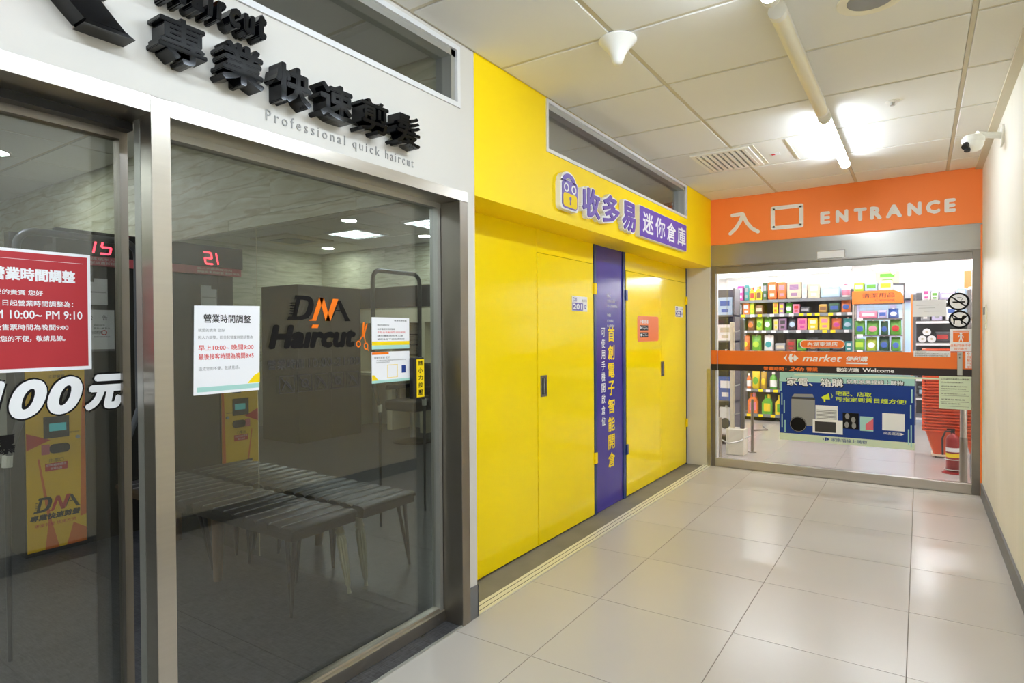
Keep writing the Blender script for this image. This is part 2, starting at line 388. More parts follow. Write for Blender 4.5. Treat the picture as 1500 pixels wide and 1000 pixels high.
# white fascia and pillar of the barber shop, with the slot window above
ZT0, ZT1 = 2.476, 2.758
bm = B()
box(bm, -0.12, 0, YB, 2.42, 2.083, ZT0)
box(bm, -0.12, 0, YB, 2.42, ZT1, H+0.02)
box(bm, -0.12, 0, 2.306, 2.42, ZT0, ZT1)
box(bm, -0.12, 0, 2.352, 2.42, 0.0, 2.083)
box(bm, -0.12, 0, YB, -2.2, 0, 2.083)
wl = struct('wall_left', bm, 'white_paint', 'white fascia and narrow white pillar of the barber shop')
bm = B(); box(bm, 0, 0.006, 2.352, 2.422, 0, 0.16); box(bm, -0.1, 0.006, 2.416, 2.424, 0, 0.16); struct('baseboard_left', bm, 'grey_skirting', 'grey skirting block at the foot of the white pillar')
# slot window above the fascia
def slot_window(name, y0, y1, z0, z1, fm, gm, label, f=0.022, dep=0.10, divs=()):
    bm = B()
    for a in ((y0, y1, z0, z0+f), (y0, y1, z1-f, z1), (y0, y0+f, z0+f, z1-f), (y1-f, y1, z0+f, z1-f)): box(bm, -0.006, 0.008, *a)
    o = obj(name, bm, fm); o['kind'] = 'structure'; o['label'] = label
    def inner(b):
        q = f
        for a in ((y0+q, y1-q, z0+q, z0+q+0.008), (y0+q, y1-q, z1-q-0.03, z1-q), (y0+q, y0+q+0.02, z0+q, z1-q), (y1-q-0.03, y1-q, z0+q, z1-q)): box(b, -dep, -0.006, *a)
    part('window_frame', 'aluminium', o, inner)
    part('pane', gm, o, lambda b: box(b, -0.064, -0.058, y0+f, y1-f, z0+f, z1-f))
    return o
slot_window('window_1', -2.1, 2.306, ZT0, ZT1+0.006, 'white_aluminium', 'transom_glass', 'slot window above the barber shop lettering')

# ---------------------------------------------------------------- barber shop front: steel frame, fixed pane, sliding door
GX = -0.14
bm = B()
box(bm, -0.13, 0.012, YB+2.0, 2.352, 2.036, 2.083)                      # header
hs = obj('window_2', bm, 'brushed_steel'); hs['kind'] = 'structure'; hs['label'] = 'steel framed shop window of the barber shop'
part('mullion', 'brushed_steel', hs, lambda b: box(b, -0.05, 0.014, 0.886, 0.941, 0.0, 2.083, 0.002), label='upright brushed steel post between door and window')
part('jamb', 'dull_steel', hs, lambda b: box(b, -0.13, 0.010, 2.293, 2.352, 0.0, 2.036, 0.002))
part('window_frame', 'aluminium', hs, lambda b: [box(b, GX-0.02, GX+0.03, 0.941, 2.293, 2.012, 2.036), box(b, GX-0.02, GX+0.03, 2.268, 2.29, 0.05, 2.012), box(b, GX-0.02, GX+0.02, 0.93, 0.950, 0.05, 2.03)])
part('sill_rail', 'brushed_steel', hs, lambda b: [box(b, GX-0.03, -0.098, 0.90, 2.293, 0.0, 0.058, 0.003), box(b, GX-0.015, -0.115, 0.90, 2.293, 0.058, 0.07, 0.002)])
part('pane', 'shop_glass', hs, lambda b: box(b, GX-0.004, GX+0.004, 0.945, 2.27, 0.06, 2.02))
dr = B(); box(dr, GX-0.06, GX-0.02, 0.880, 0.902, 0.0, 2.03); dr = obj('door_1', dr, 'dull_steel'); dr['kind'] = 'structure'; dr['label'] = 'glass sliding door of the barber shop at the left'
part('door_rail', 'dull_steel', dr, lambda b: [box(b, GX-0.06, GX-0.02, -1.0, 0.88, 1.99, 2.03), box(b, GX-0.06, GX-0.02, -1.0, 0.88, 0.0, 0.07)])
part('pane', 'shop_glass', dr, lambda b: box(b, GX-0.044, GX-0.036, -0.98, 0.882, 0.07, 1.995))
part('side_post', 'aluminium', dr, lambda b: box(b, -0.085, -0.051, 0.886, 0.905, 0.0, 2.03))
part('door_guide', 'black_plastic', dr, lambda b: box(b, GX-0.07, GX+0.02, -1.0, 0.90, 2.012, 2.036))
part('side_post', 'dull_steel', dr, lambda b: box(b, GX-0.06, GX-0.02, -1.06, -1.0, 0.0, 2.03))

# ---------------------------------------------------------------- barber shop interior shell
bm = B(); box(bm, -6.7, -0.1, 2.335, 2.42, 0, 2.80); bw = struct('wall_partition', bm, 'white_paint', 'cross wall of the barber shop behind the mirror')
def plank_wall(parent, axis, c, a0, a1, z0, z1, rows=0.205, ln=1.21, thick=0.014, sgn=-1):
    z = z1; r = 0
    while z > z0+0.01:
        h = min(rows, z-z0); a = a0 - (0.37*r*ln) % ln
        while a < a1:
            s, e = max(a, a0), min(a+ln, a1)
            if e-s > 0.02:
                bm = B()
                t = thick+random.uniform(-0.001, 0.001)
                if axis == 'y': box(bm, s+0.001, e-0.001, c, c+sgn*t, z-h+0.0008, z-0.0008)
                else: box(bm, c, c+sgn*t, s+0.001, e-0.001, z-h+0.0008, z-0.0008)
                bmesh.ops.recalc_face_normals(bm, faces=bm.faces[:])
                obj('plank', bm, 'pale_wood_x' if axis == 'x' else 'pale_wood', parent)
            a += ln
        z -= rows; r += 1
woodmat('pale_wood_x', (176, 176, 150), (216, 216, 198), (142, 130, 98))
for n_ in M['pale_wood_x'].node_tree.nodes:
    if n_.type == 'MAPPING': n_.inputs['Scale'].default_value = (1, 0.9, 7)
plank_wall(bw, 'y', 2.335, -6.65, -0.10, 2.085, 2.77)
bm = B(); box(bm, -6.8, -6.67, -2.4, 2.335, 0, 2.80); w3 = struct('wall_far', bm, 'white_paint', 'far wall of the barber shop'); plank_wall(w3, 'x', -6.67, -2.3, 2.32, 1.0, 2.77, sgn=1, ln=1.5)
bm = B(); box(bm, -6.7, -0.12, -2.4, -2.27, 0, 2.80); w4 = struct('wall_side', bm, 'white_paint', 'side wall of the barber shop away from the mirror'); plank_wall(w4, 'y', -2.27, -6.65, -0.15, 1.0, 2.77, sgn=1, ln=1.5)
mr_ = thing('wall_mirror', 'floor to fascia mirror covering the barber shop cross wall', 'mirror', (-3.4, 2.32, 0))
for (a, b) in ((-6.64, -4.2), (-4.197, -1.645), (-1.642, -0.17)):
    part('mirror_panel', 'mirror_silver', mr_, lambda q: box(q, a, b, 2.322, 2.330, 0.004, 2.078))
part('seam_strip', 'cabinet_cream', mr_, lambda q: box(q, -1.6455, -1.6415, 2.3205, 2.323, 0.01, 2.078))

# ---------------------------------------------------------------- yellow storage front
bm = B()
Wy0, Wy1, Wz0, Wz1 = 3.12, 5.72, 2.472, 2.778
box(bm, -0.12, 0, 2.422, Y0, 2.085, Wz0)
box(bm, -0.12, 0, 2.422, Wy0, Wz0, H+0.02); box(bm, -0.12, 0, Wy1, Y0, Wz0, H+0.02); box(bm, -0.12, 0, Wy0, Wy1, Wz1, H+0.02)
box(bm, -0.26, -0.12, 2.424, Y0, 2.085, 2.20)
struct('wall_left', bm, 'yellow_paint', 'yellow fascia above the mini storage doors')
slot_window('window_3', Wy0, Wy1, Wz0, Wz1+0.004, 'white_aluminium', 'transom_glass', 'slot window in the yellow fascia', f=0.020)
bm = B(); box(bm, -2.3, -0.60, 2.424, 2.44, 0, 2.9); box(bm, -2.3, -2.2, 2.44, 6.5, 2.2, 2.9); struct('wall_inner', bm, 'white_paint', 'blank wall behind the storage units')
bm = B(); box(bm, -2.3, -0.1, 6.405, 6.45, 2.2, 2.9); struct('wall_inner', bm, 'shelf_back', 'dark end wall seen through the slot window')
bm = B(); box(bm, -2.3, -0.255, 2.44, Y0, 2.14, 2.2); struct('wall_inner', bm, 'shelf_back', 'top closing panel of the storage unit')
DX = -0.25
bm = B(); box(bm, DX-0.30, DX-0.035, 2.424, 6.50, 0.0, 2.14); struct('wall_storage', bm, 'navy', 'dark blue carcass behind the yellow doors')
lp = thing('yellow_hoarding', 'plain yellow sheet next to the white pillar, left of the first storage door', 'hoarding', (DX, 2.93, 0))
part('panel_sheet', 'yellow_gloss', lp, lambda b: box(b, DX-0.03, DX, 2.426, 3.417, 0.012, 2.135, 0.002))
def storage_door(y0, y1, label, split=None, hy=None):
    t = thing('storage_door', label, 'door', (DX, (y0+y1)/2, 0))
    part('top_panel', 'yellow_gloss', t, lambda b: box(b, DX-0.03, DX, y0, y1, 1.933, 2.135, 0.002))
    if split:
        part('door_leaf', 'yellow_gloss', t, lambda b: box(b, DX-0.03, DX+0.002, y0+0.012, split-0.002, 0.012, 1.93, 0.002))
        part('door_leaf', 'yellow_gloss', t, lambda b: box(b, DX-0.03, DX+0.001, split+0.002, y1, 0.012, 1.93, 0.002))
    else: part('door_leaf', 'yellow_gloss', t, lambda b: box(b, DX-0.03, DX+0.002, y0+0.002, y1, 0.012, 1.93, 0.002))
    h = part('handle', 'dull_steel', t, lambda b: [box(b, DX, DX+0.006, hy, hy+0.012, 0.985, 1.125), box(b, DX, DX+0.006, hy+0.068, hy+0.08, 0.985, 1.125), box(b, DX, DX+0.006, hy+0.012, hy+0.068, 0.985, 1.0), box(b, DX, DX+0.006, hy+0.012, hy+0.068, 1.110, 1.125)], label='recessed pull handle of brushed steel')
    part('handle_cup', 'print_dark', t, lambda b: box(b, DX+0.001, DX+0.003, hy+0.012, hy+0.068, 1.0, 1.110))
    part('handle_bar', 'aluminium', t, lambda b: box(b, DX+0.002, DX+0.012, hy+0.034, hy+0.046, 1.005, 1.105))
    return t
d1 = storage_door(3.420, 4.245, 'yellow storage door marked 201 left of the violet panel', hy=3.452)
d2 = storage_door(4.862, 6.47, 'yellow double storage door marked 202 right of the violet panel', split=5.695, hy=5.705)
for t, y, zs, m, q in ((d1, 4.240, (0.40, 1.70), 'yellow_paint', 0.045), (d2, 4.845, (0.37, 1.68), 'navy', 0.04), (d2, 6.455, (0.40, 1.70), 'yellow_paint', 0.045)):
    for z in zs: part('hinge', m, t, lambda b: box(b, DX+0.002, DX+0.014, y, y+q, z, z+0.085, 0.002))
vp = thing('violet_panel', 'tall violet advertising panel framed in navy between the two yellow doors', 'panel', (DX, 4.55, 0))
part('panel_sheet', 'violet', vp, lambda b: box(b, DX-0.02, DX-0.004, 4.29, 4.80, 0.006, 2.085))
part('frame_bar', 'navy', vp, lambda b: box(b, DX-0.03, DX+0.004, 4.252, 4.29, 0.004, 2.135))
part('frame_bar', 'navy', vp, lambda b: box(b, DX-0.03, DX+0.004, 4.80, 4.852, 0.004, 2.135))
part('head_piece', 'yellow_gloss', vp, lambda b: box(b, DX-0.02, DX, 4.29, 4.80, 2.087, 2.135))
vf = ('L', DX-0.004)
def col(b, s, uc, w_, ztop, zbot, bold):
    n = len(s); h = (ztop-zbot)/n
    for i, ch in enumerate(s): text(b, vf, ch, uc-w_/2, uc+w_/2, ztop-(i+1)*h+h*0.12, ztop-i*h-h*0.06, bold=bold)
part('lettering', 'print_yellow', vp, lambda b: col(b, '首創電子智能開倉', 4.575, 0.125, 1.46, 0.30, 0.022), label='yellow vertical slogan')
part('lettering', 'print_white', vp, lambda b: col(b, '可使用手機開啟倉位', 4.425, 0.066, 1.45, 0.66, 0.008), label='small white vertical slogan')
part('lettering', 'print_white', vp, lambda b: [text(b, vf, s, 4.50, 4.50+w_, z, z+0.022) for s, w_, z in (('LINE', .07, 1.69), ('立即加入好友', .16, 1.65), ('專人客服線上', .20, 1.61), ('WEB', .07, 1.535), ('官方網站', .12, 1.49), ('線上預約租倉', .14, 1.45))])
bm = B(); box(bm, DX-0.03, DX+0.004, 6.475, 6.492, 0.0, 2.135); struct('trim_4', bm, 'navy', 'navy edge strip beside the second storage door')
def number_plate(y0, y1, z0, z1, num, label):
    fr = ('L', DX+0.0035); t = thing('number_plate', label, 'sign', (DX, y0, z0))
    part('plate', 'print_white', t, lambda b: box(b, DX+0.002, DX+0.0045, y0, y1, z0, z1))
    fr = ('L', DX+0.0045)
    part('number_field', 'violet', t, lambda b: rect(b, fr, y0+0.004, y0+(y1-y0)*0.70, z0+0.004, z0+(z1-z0)*0.56))
    part('lettering', 'print_white', t, lambda b: text(b, fr, num, y0+0.012, y0+(y1-y0)*0.62, z0+0.012, z0+(z1-z0)*0.50, bold=0.05))
    part('lettering', 'violet', t, lambda b: text(b, fr, 'D0', y0+0.012, y0+(y1-y0)*0.30, z0+(z1-z0)*0.64, z0+(z1-z0)*0.90, bold=0.04))
    part('lettering', 'print_dark', t, lambda b: text(b, fr, '收多易', y0+(y1-y0)*0.62, y0+(y1-y0)*0.95, z0+(z1-z0)*0.66, z0+(z1-z0)*0.82))
    def key(b):
        c = (y0+(y1-y0)*0.84, z0+(z1-z0)*0.32); ringpoly(b, fr, c[0], c[1], 0.008, 0.016, 0.002, rv=0.9)
    part('emblem', 'violet', t, key)
number_plate(3.895, 4.135, 1.563, 1.672, '201', 'white and violet number plate on the single yellow door left of the violet panel')
number_plate(6.125, 6.36, 1.565, 1.675, '202', 'white and violet number plate on the yellow door next to the entrance')
# orange app notice on the second door
ap = thing('app_notice', 'orange app download sticker on the second yellow door', 'sticker', (DX, 5.11, 1.31))
part('sheet', 'orange_vinyl', ap, lambda b: prism(b, ('L', DX+0.002), rrect(5.115, 5.64, 1.325, 1.555, 0.03), 0, 0.0015))
fr = ('L', DX+0.0036)
part('lettering', 'print_white', ap, lambda b: text(b, fr, '下載收多易', 5.17, 5.37, 1.487, 1.522, bold=0.03))
for z in (1.425, 1.362): part('store_badge', 'print_black', ap, lambda b: prism(b, fr, rrect(5.17, 5.37, z, z+0.046, 0.006), 0, 0.001))
fr = ('L', DX+0.005)
part('lettering', 'print_white', ap, lambda b: [text(b, fr, 'GET IT ON', 5.225, 5.30, 1.457, 1.466), text(b, fr, 'Google Play', 5.225, 5.36, 1.433, 1.453), text(b, fr, 'Download on the', 5.225, 5.33, 1.394, 1.402), text(b, fr, 'App Store', 5.225, 5.36, 1.370, 1.390), prism(b, fr, [(5.18, 1.435), (5.212, 1.449), (5.18, 1.463)], 0, 0.0006), prism(b, fr, circ(5.197, 1.384, 0.013, 16), 0, 0.0006)])
# yellow fascia sign
ys_ = thing('storage_sign', 'violet and white raised sign of the mini storage on the yellow fascia', 'sign', (0, 4.4, 2.15))
SF = ('L', 0.0)
def backed(ch, y0, y1, z0, z1):
    part('letter_backing', 'print_white', ys_, lambda b: text(b, SF, ch, y0-0.018, y1+0.018, z0-0.010, z1+0.010, depth=0.034, bold=0.085, lift=0.0, heavy=True))
    part('letter_face', 'violet_sign', ys_, lambda b: text(b, SF, ch, y0, y1, z0, z1, depth=0.006, bold=0.030, lift=0.034, heavy=True))
backed('收', 3.515, 3.77, 2.16, 2.35); backed('多', 3.815, 4.09, 2.16, 2.36); backed('易', 4.145, 4.385, 2.155, 2.37)
part('sign_box', 'print_white', ys_, lambda b: box(b, 0.0, 0.034, 4.47, 5.605, 2.148, 2.388))
part('sign_face', 'violet_sign', ys_, lambda b: box(b, 0.034, 0.038, 4.475, 5.600, 2.152, 2.384))
for i, ch in enumerate('迷你倉庫'):
    y = 4.53+i*0.272; part('letter', 'print_white', ys_, lambda b: text(b, ('L', 0.038), ch, y, y+0.225, 2.185, 2.350, bold=0.015))
def padlock(b, grow, d0, d1):
    prism(b, SF, rrect(3.245-grow, 3.445+grow, 2.165-grow*0.6, 2.335+grow*0.3, 0.03), d0, d1)
    for i in range(14):
        a, c = PI*i/14, PI*(i+1)/14; r0, r1 = 0.045-grow*0.3, 0.085+grow
        prism(b, SF, [(3.335+r0*math.cos(a), 2.325+0.65*r0*math.sin(a)), (3.335+r1*math.cos(a), 2.325+0.65*r1*math.sin(a)), (3.335+r1*math.cos(c), 2.325+0.65*r1*math.sin(c)), (3.335+r0*math.cos(c), 2.325+0.65*r0*math.sin(c))], d0, d1)
part('emblem_backing', 'print_white', ys_, lambda b: padlock(b, 0.016, 0, 0.034))
part('emblem', 'violet_sign', ys_, lambda b: [padlock(b, -0.002, 0.034, 0.038)])
part('emblem', 'print_yellow', ys_, lambda b: prism(b, SF, rrect(3.258, 3.432, 2.174, 2.258, 0.022), 0.038, 0.0395))
for u in (3.295, 3.392): part('emblem', 'print_white', ys_, lambda b: ringpoly(b, SF, u, 2.29, 0.020, 0.032, 0.0395, rv=0.85))
part('emblem', 'violet_sign', ys_, lambda b: [prism(b, SF, circ(3.345, 2.228, 0.013, 14), 0.0395, 0.041), prism(b, SF, [(3.338, 2.19), (3.352, 2.19), (3.349, 2.225), (3.341, 2.225)], 0.0395, 0.041)])
bm = B(); box(bm, -0.30, 0, 6.492, Y0, 0, 2.085); struct('wall_return', bm, 'white_paint', 'white return beside the supermarket entrance')
bm = B(); box(bm, -0.034, 0.004, 6.486, Y0+0.01, 0.0, 1.02); struct('trim_5', bm, 'brushed_steel', 'steel corner guard at the entrance')

# ---------------------------------------------------------------- entrance wall
bm = B(); box(bm, 0, W, Y0, Y0+0.14, 2.315, H+0.02); ew = struct('wall_front', bm, 'orange_paint', 'orange wall above the supermarket entrance')
bm = B(); box(bm, -3.3, 0.0, Y0, Y0+0.14, 0, 3.1); box(bm, W, 4.7, Y0+0.001, Y0+0.14, 0, 3.1); struct('wall_front', bm, 'white_paint', 'inner faces beside the entrance')
bm = B(); box(bm, 0, W, Y0+0.002, Y0+0.14, H+0.02, 3.1); struct('wall_front', bm, 'white_paint', 'bulkhead over the entrance ceiling')
EF = ('F', Y0)
es = thing('entrance_sign', 'white lettering on the orange wall reading entrance', 'sign', (1.1, Y0, 2.4))
part('letter', 'print_white', es, lambda b: [stroke(b, EF, [(0.22, 2.635-0.03), (0.315, 2.610)], 0.036, 0, 0.003), stroke(b, EF, [(0.325, 2.605), (0.30, 2.54), (0.255, 2.47), (0.20, 2.42)], 0.036, 0, 0.0032), stroke(b, EF, [(0.325, 2.605), (0.36, 2.52), (0.41, 2.455), (0.47, 2.415)], 0.036, 0, 0.0034)])
part('letter', 'print_white', es, lambda b: [stroke(b, EF, [(0.61, 2.435), (0.61, 2.63), (0.87, 2.63), (0.87, 2.435), (0.61, 2.435)], 0.038, 0, 0.003)])
xs_ = [1.035, 1.165, 1.315, 1.445, 1.57, 1.735, 1.87, 2.005]; wd = [0.085, 0.105, 0.105, 0.095, 0.125, 0.105, 0.105, 0.08]
for ch, x, w_ in zip('ENTRANCE', xs_, wd): part('letter', 'print_white', es, lambda b: text(b, EF, ch, x, x+w_, 2.428, 2.546, bold=0.075, depth=0.003, lift=0.0, heavy=True))
# steel header and doors
bm = B(); box(bm, 0.0, W, Y0+0.01, Y0+0.13, 2.098, 2.315); hd = obj('door_2', bm, 'header_steel'); hd['kind'] = 'structure'; hd['label'] = 'steel framed automatic glass door of the supermarket'
part('door_frame', 'dull_steel', hd, lambda b: [box(b, 0.0, W, Y0+0.0, Y0+0.06, 2.082, 2.098), box(b, 0.02, 2.2, Y0+0.02, Y0+0.06, 2.018, 2.082)])
part('side_post', 'dull_steel', hd, lambda b: box(b, 0.004, 0.040, Y0+0.0, Y0+0.08, 0, 2.082))
part('side_post', 'white_aluminium', hd, lambda b: box(b, 0.040, 0.062, Y0+0.02, Y0+0.05, 0.0, 2.02))
part('side_post', 'dull_steel', hd, lambda b: box(b, 2.200, 2.256, Y0+0.0, Y0+0.08, 0, 2.082, 0.002))
part('orange_edge', 'orange_paint', hd, lambda b: box(b, 2.256, W, Y0-0.004, Y0+0.08, 0, 2.3))
part('bottom_rail', 'brushed_steel', hd, lambda b: box(b, 0.04, 2.2, Y0+0.0, Y0+0.05, 0.0, 0.088, 0.003))
part('pane', 'clear_glass', hd, lambda b: box(b, 0.062, 2.200, Y0+0.022, Y0+0.030, 0.088, 2.018))
part('door_edge', 'clear_glass', hd, lambda b: box(b, 0.150, 0.165, Y0+0.034, Y0+0.046, 0.088, 2.018))
hp = thing('header_tag', 'blank white plate on the steel door header', 'sign', (1.0, Y0, 2.1))
part('plate', 'print_white', hp, lambda b: box(b, 1.009, 1.238, Y0+0.005, Y0+0.0101, 2.104, 2.170))
part('plate_edge', 'dull_steel', hp, lambda b: [box(b, 1.238, 1.246, Y0+0.004, Y0+0.0101, 2.102, 2.176), box(b, 1.005, 1.246, Y0+0.004, Y0+0.0101, 2.170, 2.176)])

# ---- decals on the entrance glass (front face of the glass at GY)
GY = Y0+0.022
GF = ('F', GY)
bd = thing('glass_banner', 'orange and black welcome band across the supermarket glass door', 'banner', (1.1, GY, 1.0))
part('band', 'orange_vinyl', bd, lambda b: rect(b, GF, 0.062, 2.20, 1.072, 1.212, 0, 0.002))
part('band', 'black_vinyl', bd, lambda b: rect(b, GF, 0.062, 2.20, 1.008, 1.072, 0, 0.002), label='narrow black stripe')
part('band', 'orange_vinyl', bd, lambda b: box(b, 0.002, 0.062, Y0-0.003, Y0-0.0005, 1.072, 1.215))
part('band', 'black_vinyl', bd, lambda b: box(b, 0.002, 0.062, Y0-0.003, Y0-0.0005, 1.008, 1.072))
T = ('F', GY-0.002)
def cflogo(b, fr, u0, u1, v0, v1, d=0.0012):
    w_ = u1-u0; h = v1-v0; c = (v0+v1)/2
    prism(b, fr, [(u0, c), (u0+w_*0.24, v1-h*0.08), (u0+w_*0.16, c), (u0+w_*0.24, v0+h*0.08)], d, d)
    prism(b, fr, [(u0+w_*0.62, v0), (u0+w_*0.42, v0+h*0.02), (u0+w_*0.34, c), (u0+w_*0.42, v1-h*0.02), (u0+w_*0.62, v1), (u0+w_*0.54, v1-h*0.3), (u0+w_*0.64, v1-h*0.36), (u0+w_*0.64, v0+h*0.36), (u0+w_*0.54, v0+h*0.3)], d, d)
    prism(b, fr, [(u0+w_*0.66, v0+h*0.34), (u1-w_*0.26, v0+h*0.08), (u1, c), (u1-w_*0.26, v1-h*0.08), (u0+w_*0.66, v1-h*0.34)], d, d)
part('emblem', 'print_white', bd, lambda b: cflogo(b, T, 0.705, 0.84, 1.105, 1.188))
part('lettering', 'print_white', bd, lambda b: [text(b, T, 'market', 0.875, 1.215, 1.115, 1.182, bold=0.02, shear=0.3), text(b, T, '便利購', 1.25, 1.43, 1.122, 1.172, bold=0.03, shear=0.2), rect(b, T, 1.25, 1.425, 1.098, 1.112, 0.001, 0.001), text(b, T, '歡迎光臨', 1.17, 1.355, 1.022, 1.060, bold=0.03), text(b, T, 'Welcome', 1.385, 1.635, 1.026, 1.062, bold=0.04)])
part('lettering', 'orange_vinyl', bd, lambda b: [text(b, T, '營業時間', 0.516, 0.705, 1.020, 1.056, bold=0.03), text(b, T, '·', 0.722, 0.732, 1.034, 1.044), text(b, T, '24h', 0.755, 0.89, 1.021, 1.060, bold=0.06, shear=0.3), text(b, T, '營業', 0.91, 1.01, 1.021, 1.058, bold=0.03)])
ov = thing('branch_sticker', 'orange rounded branch name sticker above the welcome band', 'sticker', (1.04, GY, 1.24))
part('border', 'print_white', ov, lambda b: prism(b, GF, rrect(0.853, 1.240, 1.244, 1.324, 0.039, 8), 0, 0.001))
part('sheet', 'orange_vinyl', ov, lambda b: prism(b, GF, rrect(0.860, 1.233, 1.250, 1.318, 0.033, 8), 0.001, 0.002))
part('lettering', 'print_white', ov, lambda b: text(b, T, '內湖東湖店', 0.92, 1.18, 1.262, 1.306, bold=0.02))
def round_sign(cu, cv, label, kind):
    t = thing('prohibition_sign', label, 'sticker', (cu, GY, cv-0.07))
    part('disc', 'paper', t, lambda b: prism(b, GF, circ(cu, cv, 0.070, 32), 0, 0.001))
    part('ring', 'print_black', t, lambda b: [ringpoly(b, GF, cu, cv, 0.062, 0.077, 0.002), stroke(b, GF, [(cu-0.05, cv+0.042), (cu+0.05, cv-0.042)], 0.011, 0.001, 0.003)])
    if kind == 0: part('symbol', 'print_black', t, lambda b: [rect(b, GF, cu-0.042, cu+0.045, cv-0.010, cv+0.002, 0.001, 0.002), stroke(b, GF, [(cu+0.02, cv+0.012), (cu+0.03, cv+0.026), (cu+0.012, cv+0.036), (cu-0.008, cv+0.034)], 0.003, 0.001, 0.002)])
    else: part('symbol', 'print_black', t, lambda b: [prism(b, GF, [(cu-0.045, cv-0.008), (cu+0.03, cv-0.006), (cu+0.022, cv+0.014), (cu-0.045, cv+0.012)], 0.002, 0.002), prism(b, GF, [(cu+0.012, cv+0.004), (cu+0.03, cv+0.0), (cu+0.052, cv+0.024), (cu+0.054, cv+0.034), (cu+0.028, cv+0.036), (cu+0.018, cv+0.028)], 0.002, 0.002), stroke(b, GF, [(cu-0.036, cv), (cu-0.038, cv-0.036)], 0.010, 0.001, 0.002), stroke(b, GF, [(cu+0.016, cv), (cu+0.016, cv-0.036)], 0.010, 0.001, 0.002), stroke(b, GF, [(cu-0.044, cv+0.010), (cu-0.05, cv+0.034)], 0.006, 0.001, 0.002)])
round_sign(2.106, 1.655, 'round black no smoking sticker on the entrance glass', 0)
round_sign(2.113, 1.500, 'round black no dogs sticker under the no smoking sticker', 1)
ps = thing('door_notice', 'white sticker with orange pedestrian pictogram beside the right door post', 'sticker', (2.12, GY, 1.23))
part('sheet', 'paper', ps, lambda b: rect(b, GF, 2.046, 2.198, 1.226, 1.418, 0, 0.001))
part('pictogram_field', 'orange_vinyl', ps, lambda b: prism(b, GF, rrect(2.068, 2.178, 1.306, 1.404, 0.008), 0.001, 0.002))
part('pictogram', 'paper', ps, lambda b: [prism(b, T, circ(2.123, 1.378, 0.009, 14), 0.001, 0.001), stroke(b, T, [(2.123, 1.364), (2.123, 1.342)], 0.014, 0, 0.001), stroke(b, T, [(2.105, 1.346), (2.112, 1.362), (2.134, 1.362), (2.141, 1.346)], 0.006, 0, 0.001), stroke(b, T, [(2.112, 1.314), (2.120, 1.340), (2.126, 1.340), (2.135, 1.314)], 0.007, 0, 0.001), rect(b, T, 2.07, 2.176, 1.390, 1.394, 0.001, 0.001)])
part('lettering', 'print_orange', ps, lambda b: [text(b, ('F', GY-0.001), '自動門運作中', 2.052, 2.194, 1.266, 1.288), text(b, ('F', GY-0.001), '請勿靠近', 2.076, 2.168, 1.236, 1.258)])
ss = thing('direction_sticker', 'narrow white sticker with orange arrow on the right door post', 'sticker', (2.18, GY, 1.08))
part('sheet', 'paper', ss, lambda b: rect(b, GF, 2.155, 2.198, 1.080, 1.222, 0.0021, 0.003))
part('lettering', 'print_orange', ss, lambda b: [stroke(b, GF, [(2.187, 1.205), (2.168, 1.205)], 0.003, 0.003, 0.004), stroke(b, GF, [(2.175, 1.213), (2.167, 1.205), (2.175, 1.197)], 0.003, 0.003, 0.004)] + [text(b, ('F', GY-0.003), c, 2.165, 2.190, 1.166-0.030*i, 1.190-0.030*i) for i, c in enumerate('自動門開')])
dh = thing('door_switch', 'narrow grey push plate beside the orange sign on the glass', 'switch', (2.12, GY, 1.02))
part('plate', 'aluminium', dh, lambda b: box(b, 2.098, 2.134, GY-0.016, GY, 1.020, 1.222, 0.002))
part('lettering', 'print_black', dh, lambda b: [text(b, ('F', GY-0.016), c, 2.109, 2.124, 1.190-0.026*i, 1.208-0.026*i) for i, c in enumerate('自動')])
nw = thing('paper_notice', 'white sheet of paper with thin printed lines left of the no smoking sticker', 'notice', (1.9, GY, 1.53))
part('sheet', 'paper', nw, lambda b: rect(b, GF, 1.775, 2.020, 1.530, 1.676, 0, 0.001))
part('lettering', 'print_grey', nw, lambda b: [rect(b, T, 1.80, 1.97, 1.630+0, 1.632, 0, 0), rect(b, T, 1.82, 1.94, 1.605, 1.607, 0, 0), rect(b, T, 1.86, 1.99, 1.575, 1.577, 0, 0)])
ns = thing('paper_notice', 'long white strip with small black printing on top of the orange band', 'notice', (1.9, GY, 1.17))
part('sheet', 'paper', ns, lambda b: rect(b, GF, 1.782, 2.050, 1.176, 1.226, 0.0021, 0.003))
part('lettering', 'print_black', ns, lambda b: [text(b, ('F', GY-0.003), s, 1.790, u, z, z+0.011) for s, u, z in (('親愛的顧客您好', 1.88, 1.210), ('為提供您更安全舒適的購物環境本店自動門', 2.04, 1.195), ('進出時請放慢腳步並留意自動門開啟方向', 2.03, 1.180))])
gn = thing('paper_notice', 'pale green printed notice with tables below the orange band', 'notice', (2.08, GY, 0.72))
part('sheet', 'paper_green', gn, lambda b: rect(b, GF, 1.968, 2.196, 0.722, 1.008, 0, 0.001))
part('lettering', 'print_dark', gn, lambda b: [text(b, ('F', GY-0.001), s, 1.985, u, z, z+h_) for s, u, z, h_ in (('公共場所自動體外心臟電擊', 2.18, 0.975, 0.015), ('安全場所認證標示', 2.14, 0.948, 0.012), ('場所名稱 便利購 地址 內湖區', 2.17, 0.915, 0.010), ('管理員 聯絡電話 有效期限', 2.16, 0.893, 0.010), ('緊急時請撥打一一九', 2.16, 0.850, 0.010), ('設置單位 衛生局', 2.15, 0.80, 0.012), ('備註 定期檢查', 2.12, 0.765, 0.010))] + [rect(b, T, 1.98, 2.18, z, z+0.002, 0, 0) for z in (0.88, 0.838, 0.785, 0.745)])
